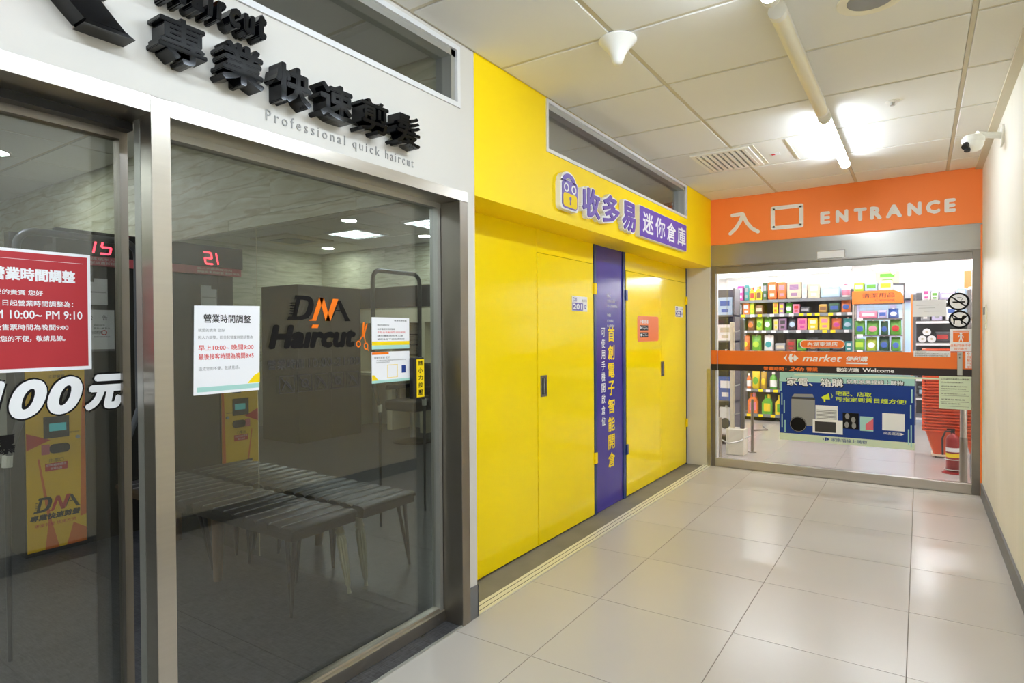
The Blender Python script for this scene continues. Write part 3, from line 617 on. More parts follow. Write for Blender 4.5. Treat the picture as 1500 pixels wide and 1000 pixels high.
# blue appliance poster
po = thing('glass_poster', 'wide blue appliance sale poster taped on the supermarket glass door', 'poster', (1.22, GY, 0.33))
def quad(b, fr, pts, d): prism(b, fr, pts, d, d)
part('sheet', 'print_navy', po, lambda b: rect(b, GF, 0.667, 1.790, 0.335, 1.005, 0, 0.001))
part('top_band', 'print_aqua', po, lambda b: rect(b, T, 0.667, 1.790, 0.912, 1.005, -0.0009, -0.0006))
part('bottom_band', 'paper_green', po, lambda b: rect(b, T, 0.667, 1.790, 0.335, 0.402, -0.0009, -0.0006))
part('tape', 'paper_green', po, lambda b: rect(b, GF, 0.80, 1.98, 0.975, 0.990, 0.0018, 0.0024))
for u, z, h_ in ((0.675, 0.82, 0.09), (0.683, 0.68, 0.12), (0.705, 0.60, 0.13), (0.685, 0.46, 0.13), (0.712, 0.41, 0.12), (1.765, 0.76, 0.12), (1.756, 0.62, 0.12), (1.760, 0.36, 0.20), (1.74, 0.38, 0.14)): part('tape', 'print_aqua', po, lambda b: rect(b, GF, u, u+0.010, z, z+h_, 0.0014, 0.002))
PT = ('F', GY-0.0016)
part('lettering', 'print_black', po, lambda b: [text(b, PT, '家電、箱購', 0.728, 1.232, 0.868, 0.960, bold=0.05, lift=0.0004, heavy=True), text(b, PT, '就來家樂福線上購物', 1.250, 1.712, 0.908, 0.956, bold=0.05, lift=0.0004)])
part('lettering', 'print_white', po, lambda b: [text(b, PT, '家電、箱購', 0.735, 1.225, 0.876, 0.954, bold=0.02), text(b, PT, '就來家樂福線上購物', 1.255, 1.705, 0.913, 0.952, bold=0.02), text(b, PT, '來去逛逛▶', 1.55, 1.71, 0.458, 0.484), ])
part('lettering', 'print_lime', po, lambda b: [text(b, PT, '宅配、店取', 1.162, 1.458, 0.795, 0.838, bold=0.02), text(b, PT, '可指定到貨日超方便!', 1.162, 1.727, 0.742, 0.786, bold=0.02)])
part('megaphone', 'print_lime', po, lambda b: [quad(b, PT, [(1.04, 0.775), (1.105, 0.815), (1.115, 0.755), (1.05, 0.757)], 0.001), quad(b, PT, [(1.06, 0.757), (1.075, 0.757), (1.075, 0.728), (1.062, 0.732)], 0.001), stroke(b, PT, [(1.125, 0.812), (1.135, 0.79), (1.13, 0.772)], 0.005, 0, 0.001)])
part('picture_washer', 'print_steel', po, lambda b: [rect(b, PT, 0.775, 0.985, 0.490, 0.745, 0, 0.001), quad(b, PT, [(0.78, 0.765), (0.975, 0.770), (0.965, 0.80), (0.80, 0.795)], 0.001)])
part('picture_washer', 'print_dark', po, lambda b: [rect(b, PT, 0.778, 0.985, 0.745, 0.765, 0, 0.0012)])
part('picture_cleaner', 'print_black', po, lambda b: prism(b, PT, circ(0.835, 0.498, 0.076, 28), 0, 0.0016))
part('picture_cleaner', 'print_steel', po, lambda b: ringpoly(b, PT, 0.835, 0.498, 0.068, 0.072, 0.0022))
part('picture_cooler', 'print_white', po, lambda b: [rect(b, PT, 0.990, 1.180, 0.560, 0.695, 0, 0.0014)])
part('picture_cooler', 'print_steel', po, lambda b: [rect(b, PT, 1.0, 1.172, 0.566+0.013*k, 0.573+0.013*k, 0, 0.002) for k in range(7)])
part('picture_microwave', 'print_white', po, lambda b: rect(b, PT, 0.965, 1.222, 0.428, 0.560, 0, 0.0022))
part('picture_microwave', 'print_dark', po, lambda b: rect(b, PT, 0.985, 1.165, 0.440, 0.540, 0, 0.003))
part('picture_phone', 'print_black', po, lambda b: rect(b, PT, 1.222, 1.355, 0.488, 0.638, 0, 0.0014))
part('picture_phone', 'print_steel', po, lambda b: [prism(b, PT, circ(u, v, 0.018, 12, 0.028), 0, 0.002) for u, v in ((1.26, 0.605), (1.31, 0.575), (1.255, 0.525), (1.315, 0.52))])
part('picture_tablet', 'print_aqua', po, lambda b: rect(b, PT, 1.365, 1.472, 0.478, 0.612, 0, 0.0014))
part('picture_tablet', 'print_pink', po, lambda b: quad(b, PT, [(1.41, 0.49), (1.472, 0.49), (1.472, 0.60), (1.41, 0.54)], 0.002))
part('code_card', 'print_white', po, lambda b: rect(b, PT, 1.542, 1.715, 0.498, 0.655, 0, 0.0012))
part('emblem', 'print_navy', po, lambda b: [cflogo(b, T, 1.05, 1.11, 0.358, 0.390, 0.0008), text(b, T, '家樂福線上購物', 1.125, 1.42, 0.356, 0.390)])

# ---------------------------------------------------------------- ceiling fittings of the corridor
def tube_lamp(y0, y1, lit, label, x=1.335, group=None):
    t = thing('tube_lamp', label, 'lamp', (x, (y0+y1)/2, H), group=group)
    part('lamp_base', 'white_plastic', t, lambda b: box(b, x-0.022, x+0.022, y0+0.01, y1-0.01, H-0.028, H, 0.003))
    def half(b, a0, a1, r=0.034, n=14):
        p0 = None
        for i in range(n+1):
            a = math.radians(a0+(a1-a0)*i/n); q = [b.verts.new((x+r*math.cos(a), yy, H-0.056+r*math.sin(a))) for yy in (y0+0.035, y1-0.035)]
            if p0: b.faces.new((p0[0], q[0], q[1], p0[1]))
            p0 = q
    part('tube', 'tube_light' if lit else 'cream_plastic', t, lambda b: half(b, -177, -3), smooth=True)
    part('tube_back', 'white_plastic', t, lambda b: half(b, -3, 183), smooth=True)
    for a, c in ((y0, y0+0.038), (y1-0.038, y1)):
        part('end_cap', 'white_plastic', t, lambda b: tube(b, [(x, a, H-0.055), (x, c, H-0.055)], 0.036, 16), smooth=True)
    part('cable_plug', 'cream_plastic', t, lambda b: box(b, x-0.014, x+0.014, y1, y1+0.045, H-0.05, H-0.012, 0.003))
    return t
tube_lamp(1.28, 2.62, True, 'lit tube lamp whose end shows at the top edge of the picture')
tube_lamp(2.73, 4.14, False, 'unlit cream tube lamp between the two lit ones')
tube_lamp(4.24, 5.55, True, 'glowing white tube lamp nearest the orange wall')
tube_lamp(-0.4, 0.94, True, 'lit tube lamp above the photographer', group=None)
tube_lamp(-3.2, -1.86, True, 'lit tube lamp at the back end of the corridor')
sp = thing('ceiling_speaker', 'round cone detector hanging from a joint of the ceiling grid', 'detector', (0.64, 2.70, H))
part('cone', 'white_plastic', sp, lambda b: lathe(b, [(0.088, 0.0), (0.090, -0.008), (0.075, -0.026), (0.050, -0.050), (0.034, -0.078), (0.028, -0.100), (0.020, -0.112), (0.006, -0.117)], 32, (0.64, 2.70, H)), smooth=True)
part('base_ring', 'grey_plastic', sp, lambda b: lathe(b, [(0.086, 0.004), (0.086, -0.001)], 32, (0.64, 2.70, H)))
lsp = thing('ceiling_grille', 'round recessed speaker grille at the top edge of the picture', 'speaker', (1.655, 3.0, H))
part('rim', 'cream_plastic', lsp, lambda b: lathe(b, [(0.125, 0.002), (0.125, -0.006), (0.105, -0.010), (0.092, -0.004)], 36, (1.655, 2.97, H)), smooth=True)
part('grille', 'print_steel', lsp, lambda b: lathe(b, [(0.092, -0.003), (0.05, -0.012), (0.01, -0.014)], 36, (1.655, 2.97, H)), smooth=True)
spk = thing('sprinkler', 'small round sprinkler cover on the right part of the ceiling', 'sprinkler', (1.69, 4.36, H))
part('cover', 'white_plastic', spk, lambda b: lathe(b, [(0.040, 0.002), (0.040, -0.003), (0.034, -0.006), (0.012, -0.006)], 24, (1.69, 4.36, H)), smooth=True)
part('nozzle', 'aluminium', spk, lambda b: lathe(b, [(0.010, -0.004), (0.010, -0.02), (0.014, -0.022), (0.014, -0.024)], 12, (1.69, 4.36, H)))
vt = thing('air_vent', 'white louvred air vent in the ceiling near the yellow wall', 'vent', (0.54, 5.06, H))
def vframe(b):
    x0, x1, y0, y1 = 0.33, 0.765, 4.775, 5.345
    for a in ((x0, x1, y0, y0+0.03), (x0, x1, y1-0.03, y1), (x0, x0+0.03, y0+0.03, y1-0.03), (x1-0.03, x1, y0+0.03, y1-0.03)): box(b, *a, H-0.012, H+0.002)
part('vent_frame', 'white_plastic', vt, vframe)
part('backing', 'print_steel', vt, lambda b: box(b, 0.36, 0.735, 4.805, 5.315, H-0.0015, H+0.001))
for k in range(9):
    x = 0.372+k*0.0425
    part('slat', 'white_plastic', vt, lambda b: [solid(prism(b, ('C', H), [(x, 4.806), (x+0.024, 4.806), (x+0.024, 5.314), (x, 5.314)], 0.003, 0.014))])
vb = thing('vent_label', 'small framed ceiling hatch beside the air vent with printed tag', 'hatch', (0.92, 5.2, H))
part('hatch_frame', 'ceiling_bar', vb, lambda b: [box(b, 0.79, 0.80, 4.775, 5.345, H-0.006, H+0.001), box(b, 1.02, 1.03, 4.775, 5.345, H-0.006, H+0.001)])
part('tag', 'print_white', vb, lambda b: box(b, 0.86, 0.925, 5.08, 5.14, H-0.003, H)); part('tag_print', 'print_red', vb, lambda b: box(b, 0.865, 0.89, 5.09, 5.13, H-0.0036, H-0.003))
dc = thing('security_camera', 'white dome security camera on a bracket on the cream wall', 'camera', (2.11, 4.90, 2.60))
cc = (2.11, 4.90, 2.60)
part('bracket', 'white_plastic', dc, lambda b: [tube(b, [(W, 4.98, 2.64), (2.19, 4.95, 2.648), (2.13, 4.92, 2.645)], [0.022, 0.019, 0.03], 12), box(b, W-0.012, W, 4.93, 5.04, 2.58, 2.70, 0.003)], smooth=True)
part('housing', 'white_plastic', dc, lambda b: lathe(b, [(0.012, 0.052), (0.045, 0.046), (0.060, 0.030), (0.062, 0.006), (0.060, 0.0)], 24, cc), smooth=True)
part('dome', 'white_plastic', dc, lambda b: lathe(b, [(0.057, 0.0), (0.055, -0.02), (0.044, -0.042), (0.026, -0.055), (0.006, -0.060)], 24, cc), smooth=True)
part('lens_strip', 'black_plastic', dc, lambda b: tube(b, [(cc[0]-0.036, cc[1]-0.034, cc[2]-0.014), (cc[0]-0.046, cc[1]-0.052, cc[2]-0.034)], 0.020, 14), smooth=True)
part('lens_strip', 'black_plastic', dc, lambda b: tube(b, [(cc[0]-0.030, cc[1]-0.030, cc[2]-0.036), (cc[0]-0.033, cc[1]-0.036, cc[2]-0.056)], 0.017, 14), smooth=True)
sw = thing('wall_switch', 'small brown grey switch plate on the cream wall next to the entrance', 'switch', (W, 6.2, 1.4))
part('plate', 'rail_beige', sw, lambda b: box(b, W-0.010, W, 6.09, 6.30, 1.42, 1.61, 0.002))
part('button', 'dull_steel', sw, lambda b: box(b, W-0.014, W-0.010, 6.13, 6.26, 1.53, 1.59))

# ---------------------------------------------------------------- raised black lettering of the barber shop
L0 = ('L', 0.0)
hsn = thing('shop_sign', 'thick black raised lettering on the white fascia, row of six large characters', 'sign', (0, 1.4, 2.18))
for ch, y0, y1 in (('專', .882, 1.022), ('業', 1.068, 1.212), ('快', 1.256, 1.396), ('速', 1.434, 1.584), ('剪', 1.626, 1.768), ('髮', 1.813, 1.952)):
    part('letter', 'letter_black', hsn, lambda b: text(b, L0, ch, y0, y1, 2.182, 2.308, depth=0.07, bold=0.021 if ch in '專剪髮' else 0.034, lift=0.0, heavy=True, res=2))
hs2 = thing('shop_sign', 'thick black raised latin word Haircut with an orange i dot above the six characters', 'sign', (0, 1.06, 2.35))
wx = 0.905
for ch, w_, z1 in (('H', .062, 2.437), ('a', .040, 2.412), ('ı', .020, 2.412), ('r', .032, 2.412), ('c', .040, 2.412), ('u', .041, 2.412), ('t', .032, 2.432)):
    part('letter', 'letter_black', hs2, lambda b: text(b, L0, ch, wx, wx+w_, 2.350, z1, depth=0.07, bold=0.075, lift=0.0, heavy=True, shear=0.12))
    if ch == 'ı': part('letter_dot', 'print_orange', hs2, lambda b: solid(prism(b, L0, [(wx+0.004, 2.421), (wx+0.024, 2.421), (wx+0.027, 2.437), (wx+0.007, 2.437)], 0, 0.07)))
    wx += w_ + 0.0085
def dna(b, which, fr, u0, u1, v0, v1, d0, d1):
    w_, h = u1-u0, v1-v0
    def S(pts): return [(u0+w_*(x-255)/440, v0+h*(340-y)/170) for x, y in pts]
    def pr(pts): prism(b, fr, S(pts), d0, d1)
    if which == 'D':
        pr([(305, 195), (312, 170), (390, 170), (384, 200)]); pr([(390, 170), (415, 178), (430, 200), (432, 235), (396, 232), (396, 212), (384, 200)])
        pr([(432, 235), (420, 285), (384, 272), (396, 232)]); pr([(420, 285), (392, 325), (352, 338), (340, 312), (370, 298), (384, 272)])
        pr([(258, 340), (268, 315), (340, 312), (352, 338)]); pr([(290, 315), (318, 195), (345, 195), (318, 315)])
        for k in range(5): pr([(280+k*1.5-6, 300-k*18), (284+k*1.5-6, 292-k*18), (318, 292-k*18), (316, 300-k*18)])
    if which == 'N':
        pr([(400, 342), (402, 335), (420, 332), (470, 175), (502, 178), (446, 342)]); pr([(470, 175), (502, 178), (546, 342), (512, 342)]); pr([(512, 342), (562, 190), (566, 180), (606, 180), (602, 190), (546, 342)])
    if which == 'A':
        pr([(600, 190), (622, 190), (690, 335), (655, 335), (608, 232)]); pr([(652, 340), (656, 332), (690, 330), (697, 340)]); pr([(574, 272), (590, 262), (672, 256), (640, 266)]); pr([(592, 205), (606, 195), (600, 225), (560, 330), (556, 322)])
# large raised logo, mostly above the frame edge: sizes follow the visible leg of its last letter
hl = thing('shop_sign', 'large raised black and orange letters cut by the left top corner of the picture', 'sign', (0, 0.5, 2.2))
U = dict(u0=-0.135, u1=0.775, v0=2.196, v1=2.455)
part('letter', 'letter_black', hl, lambda b: dna(b, 'D', L0, U['u0'], U['u1'], U['v0'], U['v1'], 0, 0.07))
part('letter', 'print_orange', hl, lambda b: dna(b, 'N', L0, U['u0'], U['u1'], U['v0'], U['v1'], 0, 0.0705))
part('letter', 'letter_black', hl, lambda b: [solid(prism(b, L0, pts, 0, 0.07)) for pts in ([(0.45, 2.44), (0.56, 2.44), (0.800, 2.206), (0.700, 2.206)], [(0.700, 2.196), (0.705, 2.206), (0.800, 2.208), (0.822, 2.196)], [(0.56, 2.302), (0.60, 2.312), (0.775, 2.30), (0.72, 2.296)])])
pq = thing('fascia_text', 'thin grey line of text under the black characters reading Professional quick haircut', 'lettering', (0, 1.6, 2.12))
for s_, a, c, z0, z1 in (('Professional', 1.262, 1.603, 2.123, 2.160), ('quick', 1.640, 1.782, 2.114, 2.160), ('haircut', 1.815, 1.982, 2.123, 2.160)): part('word', 'letter_grey', pq, lambda b: text(b, L0, s_, a, c, z0, z1, bold=0.0, spacing=1.45, depth=0.002, lift=0.001))

# ---------------------------------------------------------------- print on the barber shop glass
GL = GX+0.004; GD = GX-0.036
FL = ('L', GL); FD = ('D', GD)
dn = thing('glass_logo', 'black and orange letters with Haircut written below on the shop window', 'logo', (GL, 1.6, 1.35))
part('logo_letter', 'print_black', dn, lambda b: dna(b, 'D', FL, 1.435, 1.742, 1.458, 1.552, 0, 0.0008))
part('logo_letter', 'print_black', dn, lambda b: dna(b, 'A', FL, 1.435, 1.742, 1.458, 1.552, 0, 0.0008))
part('logo_letter', 'print_orange', dn, lambda b: dna(b, 'N', FL, 1.435, 1.742, 1.458, 1.552, 0.0008, 0.0012), label='orange slanted middle letter')
part('lettering', 'print_black', dn, lambda b: text(b, FL, 'Haırcut', 1.358, 1.770, 1.350, 1.440, bold=0.075, shear=0.22, heavy=True))
part('letter_dot', 'print_orange', dn, lambda b: prism(b, FL, [(1.545, 1.429), (1.575, 1.429), (1.581, 1.442), (1.551, 1.442)], 0.0022, 0.0022))
def scissors(b):
    s = lambda pts: [(1.772+x*0.069, 1.337+y*0.118) for x, y in pts]
    prism(b, FL, s([(0.55, 0.98), (0.68, 1.0), (0.62, 0.60), (0.45, 0.55)]), 0.001, 0.001); prism(b, FL, s([(0.95, 0.96), (0.82, 0.94), (0.50, 0.48), (0.62, 0.46)]), 0.0013, 0.0013)
    stroke(b, FL, s([(0.55, 0.55), (0.30, 0.36)]), 0.005, 0.001, 0.001); stroke(b, FL, s([(0.60, 0.52), (0.74, 0.30)]), 0.005, 0.001, 0.001)
    ringpoly(b, FL, 1.772+0.18*0.069, 1.337+0.22*0.118, 0.008, 0.013, 0.001, rv=1.1); ringpoly(b, FL, 1.772+0.78*0.069, 1.337+0.14*0.118, 0.008, 0.013, 0.001, rv=1.2)
    stroke(b, FL, s([(0.88, 0.05), (1.0, -0.04)]), 0.004, 0.001, 0.001)
sci = obj('scissors_decal', (lambda b: (scissors(b), b)[1])(B()), 'print_orange'); tag(sci, 'orange scissors outline on the window beside the word Haircut', 'decal')
hr = thing('hours_decal', 'faint dark line of opening hours on the window under Haircut', 'lettering', (GL, 1.5, 1.28))
for s_, a, c in (('營業時間', 1.352, 1.51), ('10:00-21:00', 1.53, 1.79)): part('word', 'print_dark', hr, lambda b: text(b, FL, s_, a, c, 1.276, 1.312))
ic = thing('icon_decal', 'row of five small square prohibition icons on the window', 'decal', (GL, 1.6, 1.18))
def icon(b, i):
    u = 1.400+i*0.080
    for a in ((u, u+0.066, 1.185, 1.188), (u, u+0.066, 1.248, 1.251), (u, u+0.003, 1.188, 1.248), (u+0.063, u+0.066, 1.188, 1.248)): rect(b, FL, *a, 0.001, 0.001)
    stroke(b, FL, [(u+0.008, 1.243), (u+0.058, 1.193)], 0.004, 0.0012, 0.0012)
    if i % 2: ringpoly(b, FL, u+0.033, 1.218, 0.012, 0.017, 0.0014)
    else: stroke(b, FL, [(u+0.012, 1.2), (u+0.03, 1.232), (u+0.052, 1.205)], 0.004, 0.0014, 0.0014)
for i in range(5): part('icon', 'print_dark', ic, lambda b: icon(b, i))
# white paper notice
def lines(b, fr, rows, bold=0.02, lift=0.0012):
    for s, u0, u1, v0, v1 in rows: text(b, fr, s, u0, u1, v0, v1, bold=bold, lift=lift)
wnp = thing('window_notice', 'white paper notice with grey heading and red opening times on the shop window', 'notice', (GL, 1.2, 1.2))
part('sheet', 'paper', wnp, lambda b: prism(b, FL, [(1.080, 1.207), (1.318, 1.207), (1.324, 1.506), (1.086, 1.500)], 0, 0.001))
part('lettering', 'print_dark', wnp, lambda b: lines(b, FL, [('營業時間調整', 1.117, 1.287, 1.444, 1.473)], 0.02))
part('lettering', 'print_grey', wnp, lambda b: lines(b, FL, [('親愛的貴賓 您好', 1.098, 1.19, 1.414, 1.426), ('因人力調整，即日起營業時間調整為', 1.098, 1.295, 1.389, 1.401), ('造成您的不便，敬請見諒。', 1.098, 1.243, 1.286, 1.298)], 0))
part('lettering', 'print_red', wnp, lambda b: lines(b, FL, [('早上10:00~ 晚間9:00', 1.098, 1.297, 1.352, 1.371), ('最後接客時間為晚間8:45', 1.098, 1.297, 1.322, 1.342)], 0.012))
part('footer', 'print_aqua', wnp, lambda b: rect(b, FL, 1.092, 1.318, 1.216, 1.232, 0.0012, 0.0014)); part('corner_flourish', 'print_yellow', wnp, lambda b: prism(b, FL, [(1.272, 1.234), (1.320, 1.234), (1.321, 1.272), (1.300, 1.262), (1.286, 1.248)], 0.0012, 0.0014))
# two small notices and the press plate
n1 = thing('window_notice', 'upper small white notice with yellow and grey footer right of the scissors', 'notice', (GL, 1.97, 1.34))
part('sheet', 'paper', n1, lambda b: rect(b, FL, 1.860, 2.092, 1.338, 1.477, 0, 0.001))
part('footer', 'print_yellow', n1, lambda b: rect(b, FL, 1.860, 2.092, 1.355, 1.372, 0.001, 0.0012)); part('footer', 'print_aqua', n1, lambda b: rect(b, FL, 1.860, 2.092, 1.338, 1.355, 0.001, 0.0012))
part('lettering', 'print_dark', n1, lambda b: lines(b, FL, [('專業快速剪髮', 1.995, 2.075, 1.460, 1.467), ('親愛的貴賓您好', 1.892, 1.965, 1.440, 1.446), ('本店僅提供剪髮服務', 1.892, 2.0, 1.422, 1.430), ('請先購票再依序入座', 1.892, 2.05, 1.392, 1.400), ('購票後恕不退換請確認', 1.892, 2.06, 1.377, 1.385)], 0.01))
part('lettering', 'print_red', n1, lambda b: lines(b, FL, [('不包含洗髮造型燙染服務', 1.892, 2.066, 1.407, 1.416)], 0.0))
n2 = thing('window_notice', 'lower small white notice with orange tab and phone picture right of the scissors', 'notice', (GL, 1.97, 1.19))
part('sheet', 'paper', n2, lambda b: rect(b, FL, 1.858, 2.092, 1.190, 1.326, 0, 0.001))
part('header_tab', 'print_orange', n2, lambda b: rect(b, FL, 1.860, 1.960, 1.314, 1.325, 0.001, 0.0012)); part('footer', 'print_aqua', n2, lambda b: rect(b, FL, 1.858, 2.092, 1.190, 1.202, 0.001, 0.0012))
part('corner_flourish', 'print_yellow', n2, lambda b: prism(b, FL, [(1.859, 1.202), (1.898, 1.202), (1.872, 1.226), (1.859, 1.226)], 0.001, 0.0012))
part('lettering', 'print_dark', n2, lambda b: lines(b, FL, [('親愛的貴賓 您好', 1.872, 1.965, 1.296, 1.306), ('為了提供更好的服務品質請掃描填寫問卷', 1.885, 2.068, 1.286, 1.291), ('您的意見是我們進步的動力', 1.885, 1.965, 1.277, 1.283)], 0))
part('code_frame', 'print_yellow', n2, lambda b: [rect(b, FL, *a, 0.001, 0.0013) for a in ((1.950, 2.015, 1.210, 1.212), (1.950, 2.015, 1.266, 1.268), (1.950, 1.952, 1.212, 1.266), (2.013, 2.015, 1.212, 1.266))])
part('phone_picture', 'print_navy', n2, lambda b: rect(b, FL, 2.040, 2.066, 1.228, 1.262, 0.001, 0.0013))
pp = thing('press_plate', 'black push bar with yellow vertical strip at the right end of the shop window', 'sign', (GL, 2.13, 1.1))
part('bar', 'black_plastic', pp, lambda b: box(b, GL, GL+0.026, 2.090, 2.165, 1.104, 1.294, 0.004))
part('strip', 'print_yellow', pp, lambda b: box(b, GL+0.026, GL+0.0275, 2.112, 2.162, 1.110, 1.286))
part('lettering', 'print_black', pp, lambda b: [text(b, ('L', GL+0.0275), c, 2.122, 2.152, 1.256-0.034*i, 1.280-0.034*i, lift=0.0006, bold=0.02) for i, c in enumerate('請小力按壓')])
# red notice and price on the sliding door
rp = thing('window_notice', 'dark red notice with white border and white writing on the sliding door', 'notice', (GD, 0.65, 1.31))
part('sheet', 'paper', rp, lambda b: rect(b, FD, 0.528, 0.786, 1.309, 1.632, 0, 0.001)); part('red_field', 'paper_red', rp, lambda b: rect(b, FD, 0.534, 0.778, 1.318, 1.624, 0.001, 0.0014))
part('lettering', 'print_white', rp, lambda b: lines(b, FD, [('營業時間調整', 0.560, 0.748, 1.549, 1.583)], 0.035, 0.002))
part('lettering', 'print_white', rp, lambda b: lines(b, FD, [('親愛的貴賓 您好', 0.550, 0.672, 1.511, 1.525), ('9月1日起營業時間調整為：', 0.548, 0.742, 1.482, 1.498), ('AM 10:00~ PM 9:10', 0.548, 0.764, 1.449, 1.471), ('最後售票時間為晚間9:00', 0.548, 0.730, 1.419, 1.434), ('造成您的不便，敬請見諒。', 0.548, 0.722, 1.389, 1.404)], 0.015, 0.002))
part('rule_line', 'print_white', rp, lambda b: rect(b, FD, 0.55, 0.768, 1.6050, 1.6058, 0.0014, 0.0018))
pr_ = thing('price_decal', 'large white italic price of 100 with black outline on the sliding door', 'decal', (GD, 0.7, 1.19))
for s, a, c, z0, z1 in (('1', 0.54, 0.588, 1.187, 1.288), ('0', 0.594, 0.678, 1.185, 1.288), ('0', 0.678, 0.762, 1.188, 1.291), ('元', 0.767, 0.870, 1.190, 1.292)):
    part('outline', 'print_black', pr_, lambda b: text(b, FD, s, a-0.004, c+0.004, z0-0.005, z1+0.005, bold=0.11, shear=0.25, heavy=True, lift=0.0008, res=5))
    part('digit', 'print_white', pr_, lambda b: text(b, FD, s, a, c, z0, z1, bold=0.06, shear=0.25, heavy=True, lift=0.0016, res=5))
pd_ = obj('word_decal', text(B(), FD, '剪票', 0.535, 0.606, 1.098, 1.150, bold=0.05), 'print_black'); tag(pd_, 'black characters cut by the left picture edge below the price', 'lettering')

# ---------------------------------------------------------------- barber shop furniture
kx = -2.86
kk = thing('ticket_kiosk', 'black ticket machine with a yellow printed front and red arrow behind the sliding door', 'kiosk', (-3.0, 1.67, 0))
part('body', 'dark_laminate', kk, lambda b: box(b, -3.155, kx-0.004, 1.498, 1.845, 0.0, 1.24, 0.006))
part('front_panel', 'kiosk_yellow', kk, lambda b: box(b, kx-0.004, kx, 1.506, 1.836, 0.03, 1.215))
KF = ('L', kx)
part('graphic', 'print_orange', kk, lambda b: [prism(b, KF, [(1.60, 0.03), (1.68, 0.03), (1.64, 0.2), (1.575, 0.62), (1.565, 0.62), (1.62, 0.2)], 0.0004, 0.0004), prism(b, KF, [(1.72, 0.03), (1.836, 0.03), (1.836, 0.12), (1.76, 0.17)], 0.0004, 0.0004), prism(b, KF, [(1.80, 0.2), (1.836, 0.21), (1.836, 1.15), (1.815, 0.9)], 0.0004, 0.0004)])
part('arrow', 'print_red', kk, lambda b: prism(b, KF, [(1.507, 0.68), (1.637, 0.735), (1.507, 0.79)], 0.001, 0.001))
part('screen_bezel', 'print_black', kk, lambda b: box(b, kx, kx+0.004, 1.60, 1.742, 0.745, 0.885)); part('screen', 'screen_teal', kk, lambda b: rect(b, KF, 1.63, 1.725, 0.79, 0.84, 0.0045, 0.005))
part('slot', 'print_black', kk, lambda b: prism(b, KF, rrect(1.63, 1.744, 0.645, 0.705, 0.025), 0, 0.005)); part('slot_label', 'print_pink', kk, lambda b: rect(b, KF, 1.587, 1.632, 0.643, 0.708, 0, 0.003))
part('coin_unit', 'print_dark', kk, lambda b: [rect(b, KF, 1.67, 1.745, 0.93, 1.05, 0, 0.004), rect(b, KF, 1.65, 1.712, 1.180, 1.205, 0, 0.004)])
part('lock', 'aluminium', kk, lambda b: tube(b, [(kx, 1.79, 0.735), (kx+0.012, 1.79, 0.735)], 0.012, 12))
part('lettering', 'print_black', kk, lambda b: [text(b, KF, '出票口', 1.628, 1.708, 0.588, 0.614), text(b, KF, '專業快速剪髮', 1.52, 1.80, 0.222, 0.262, bold=0.05, shear=0.15), text(b, KF, '立即購買', 1.63, 1.72, 1.135, 1.155), text(b, KF, '請依指示投入紙鈔或硬幣', 1.66, 1.80, 0.765, 0.777)])
part('red_label', 'print_red', kk, lambda b: rect(b, KF, 1.606, 1.731, 0.534, 0.583, 0, 0.001)); part('lettering', 'print_white', kk, lambda b: [text(b, KF, '如需補印請洽', 1.613, 1.724, 0.562, 0.578), text(b, KF, '現場人員', 1.635, 1.70, 0.540, 0.555)])
part('lettering', 'print_red', kk, lambda b: text(b, KF, '專業剪髮 快速方便', 1.545, 1.775, 0.180, 0.203))
part('logo_letter', 'print_black', kk, lambda b: [dna(b, 'D', KF, 1.535, 1.80, 0.275, 0.37, 0.001, 0.001), dna(b, 'A', KF, 1.535, 1.80, 0.275, 0.37, 0.001, 0.001)]); part('logo_letter', 'print_red', kk, lambda b: dna(b, 'N', KF, 1.535, 1.80, 0.275, 0.37, 0.0012, 0.0012))
tc_ = thing('notice_cabinet', 'tall dark cabinet between the ticket machine and the mirror', 'cabinet', (-3.0, 2.08, 0))
part('body', 'dark_laminate', tc_, lambda b: box(b, -3.155, kx-0.012, 1.847, 2.30, 0, 2.03, 0.004))
part('body_top', 'dark_laminate', tc_, lambda b: box(b, -3.155, kx-0.012, 1.72, 1.847, 1.241, 2.03))
pc = thing('cabinet_notice', 'grey white sheet with public notice taped on the tall dark cabinet', 'notice', (kx, 1.93, 1.3))
CF = ('L', kx-0.012)
part('sheet', 'paper', pc, lambda b: rect(b, CF, 1.850, 2.030, 1.300, 1.585, 0, 0.002)); part('footer', 'print_grey', pc, lambda b: rect(b, CF, 1.85, 2.03, 1.300, 1.315, 0.002, 0.003))
part('lettering', 'print_black', pc, lambda b: [text(b, ('L', kx-0.010), s, u0, u1, z, z+h_) for s, u0, u1, z, h_ in (('公', 1.865, 1.895, 1.515, .035), ('告', 1.955, 1.985, 1.515, .035), ('親愛的顧客', 1.90, 1.97, 1.475, .010), ('票券一經售出', 1.90, 2.0, 1.455, .010), ('恕不找零請自備', 1.865, 1.95, 1.418, .022), ('造成不便請見諒', 1.90, 2.0, 1.395, .01))])
part('price_ring', 'print_red', pc, lambda b: ringpoly(b, CF, 1.965, 1.429, 0.012, 0.018, 0.003))
pc2 = thing('cabinet_notice', 'second grey sheet above the public notice on the tall cabinet, nearer the mirror', 'notice', (kx, 2.15, 1.6))
part('sheet', 'paper', pc2, lambda b: rect(b, CF, 1.86, 1.99, 1.62, 1.80, 0, 0.002)); part('lettering', 'print_dark', pc2, lambda b: [text(b, ('L', kx-0.010), '本店剪髮須知說明', 1.87, 1.98, 1.70, 1.712), rect(b, CF, 1.86, 1.905, 1.775, 1.80, 0.002, 0.003)])
ld = thing('number_display', 'black queue display with glowing red number 15 on the tall cabinet', 'display', (-2.8, 1.96, 1.88))
part('housing', 'black_plastic', ld, lambda b: box(b, kx-0.010, kx+0.05, 1.667, 2.272, 1.945, 2.110, 0.004))
DF = ('L', kx+0.05)
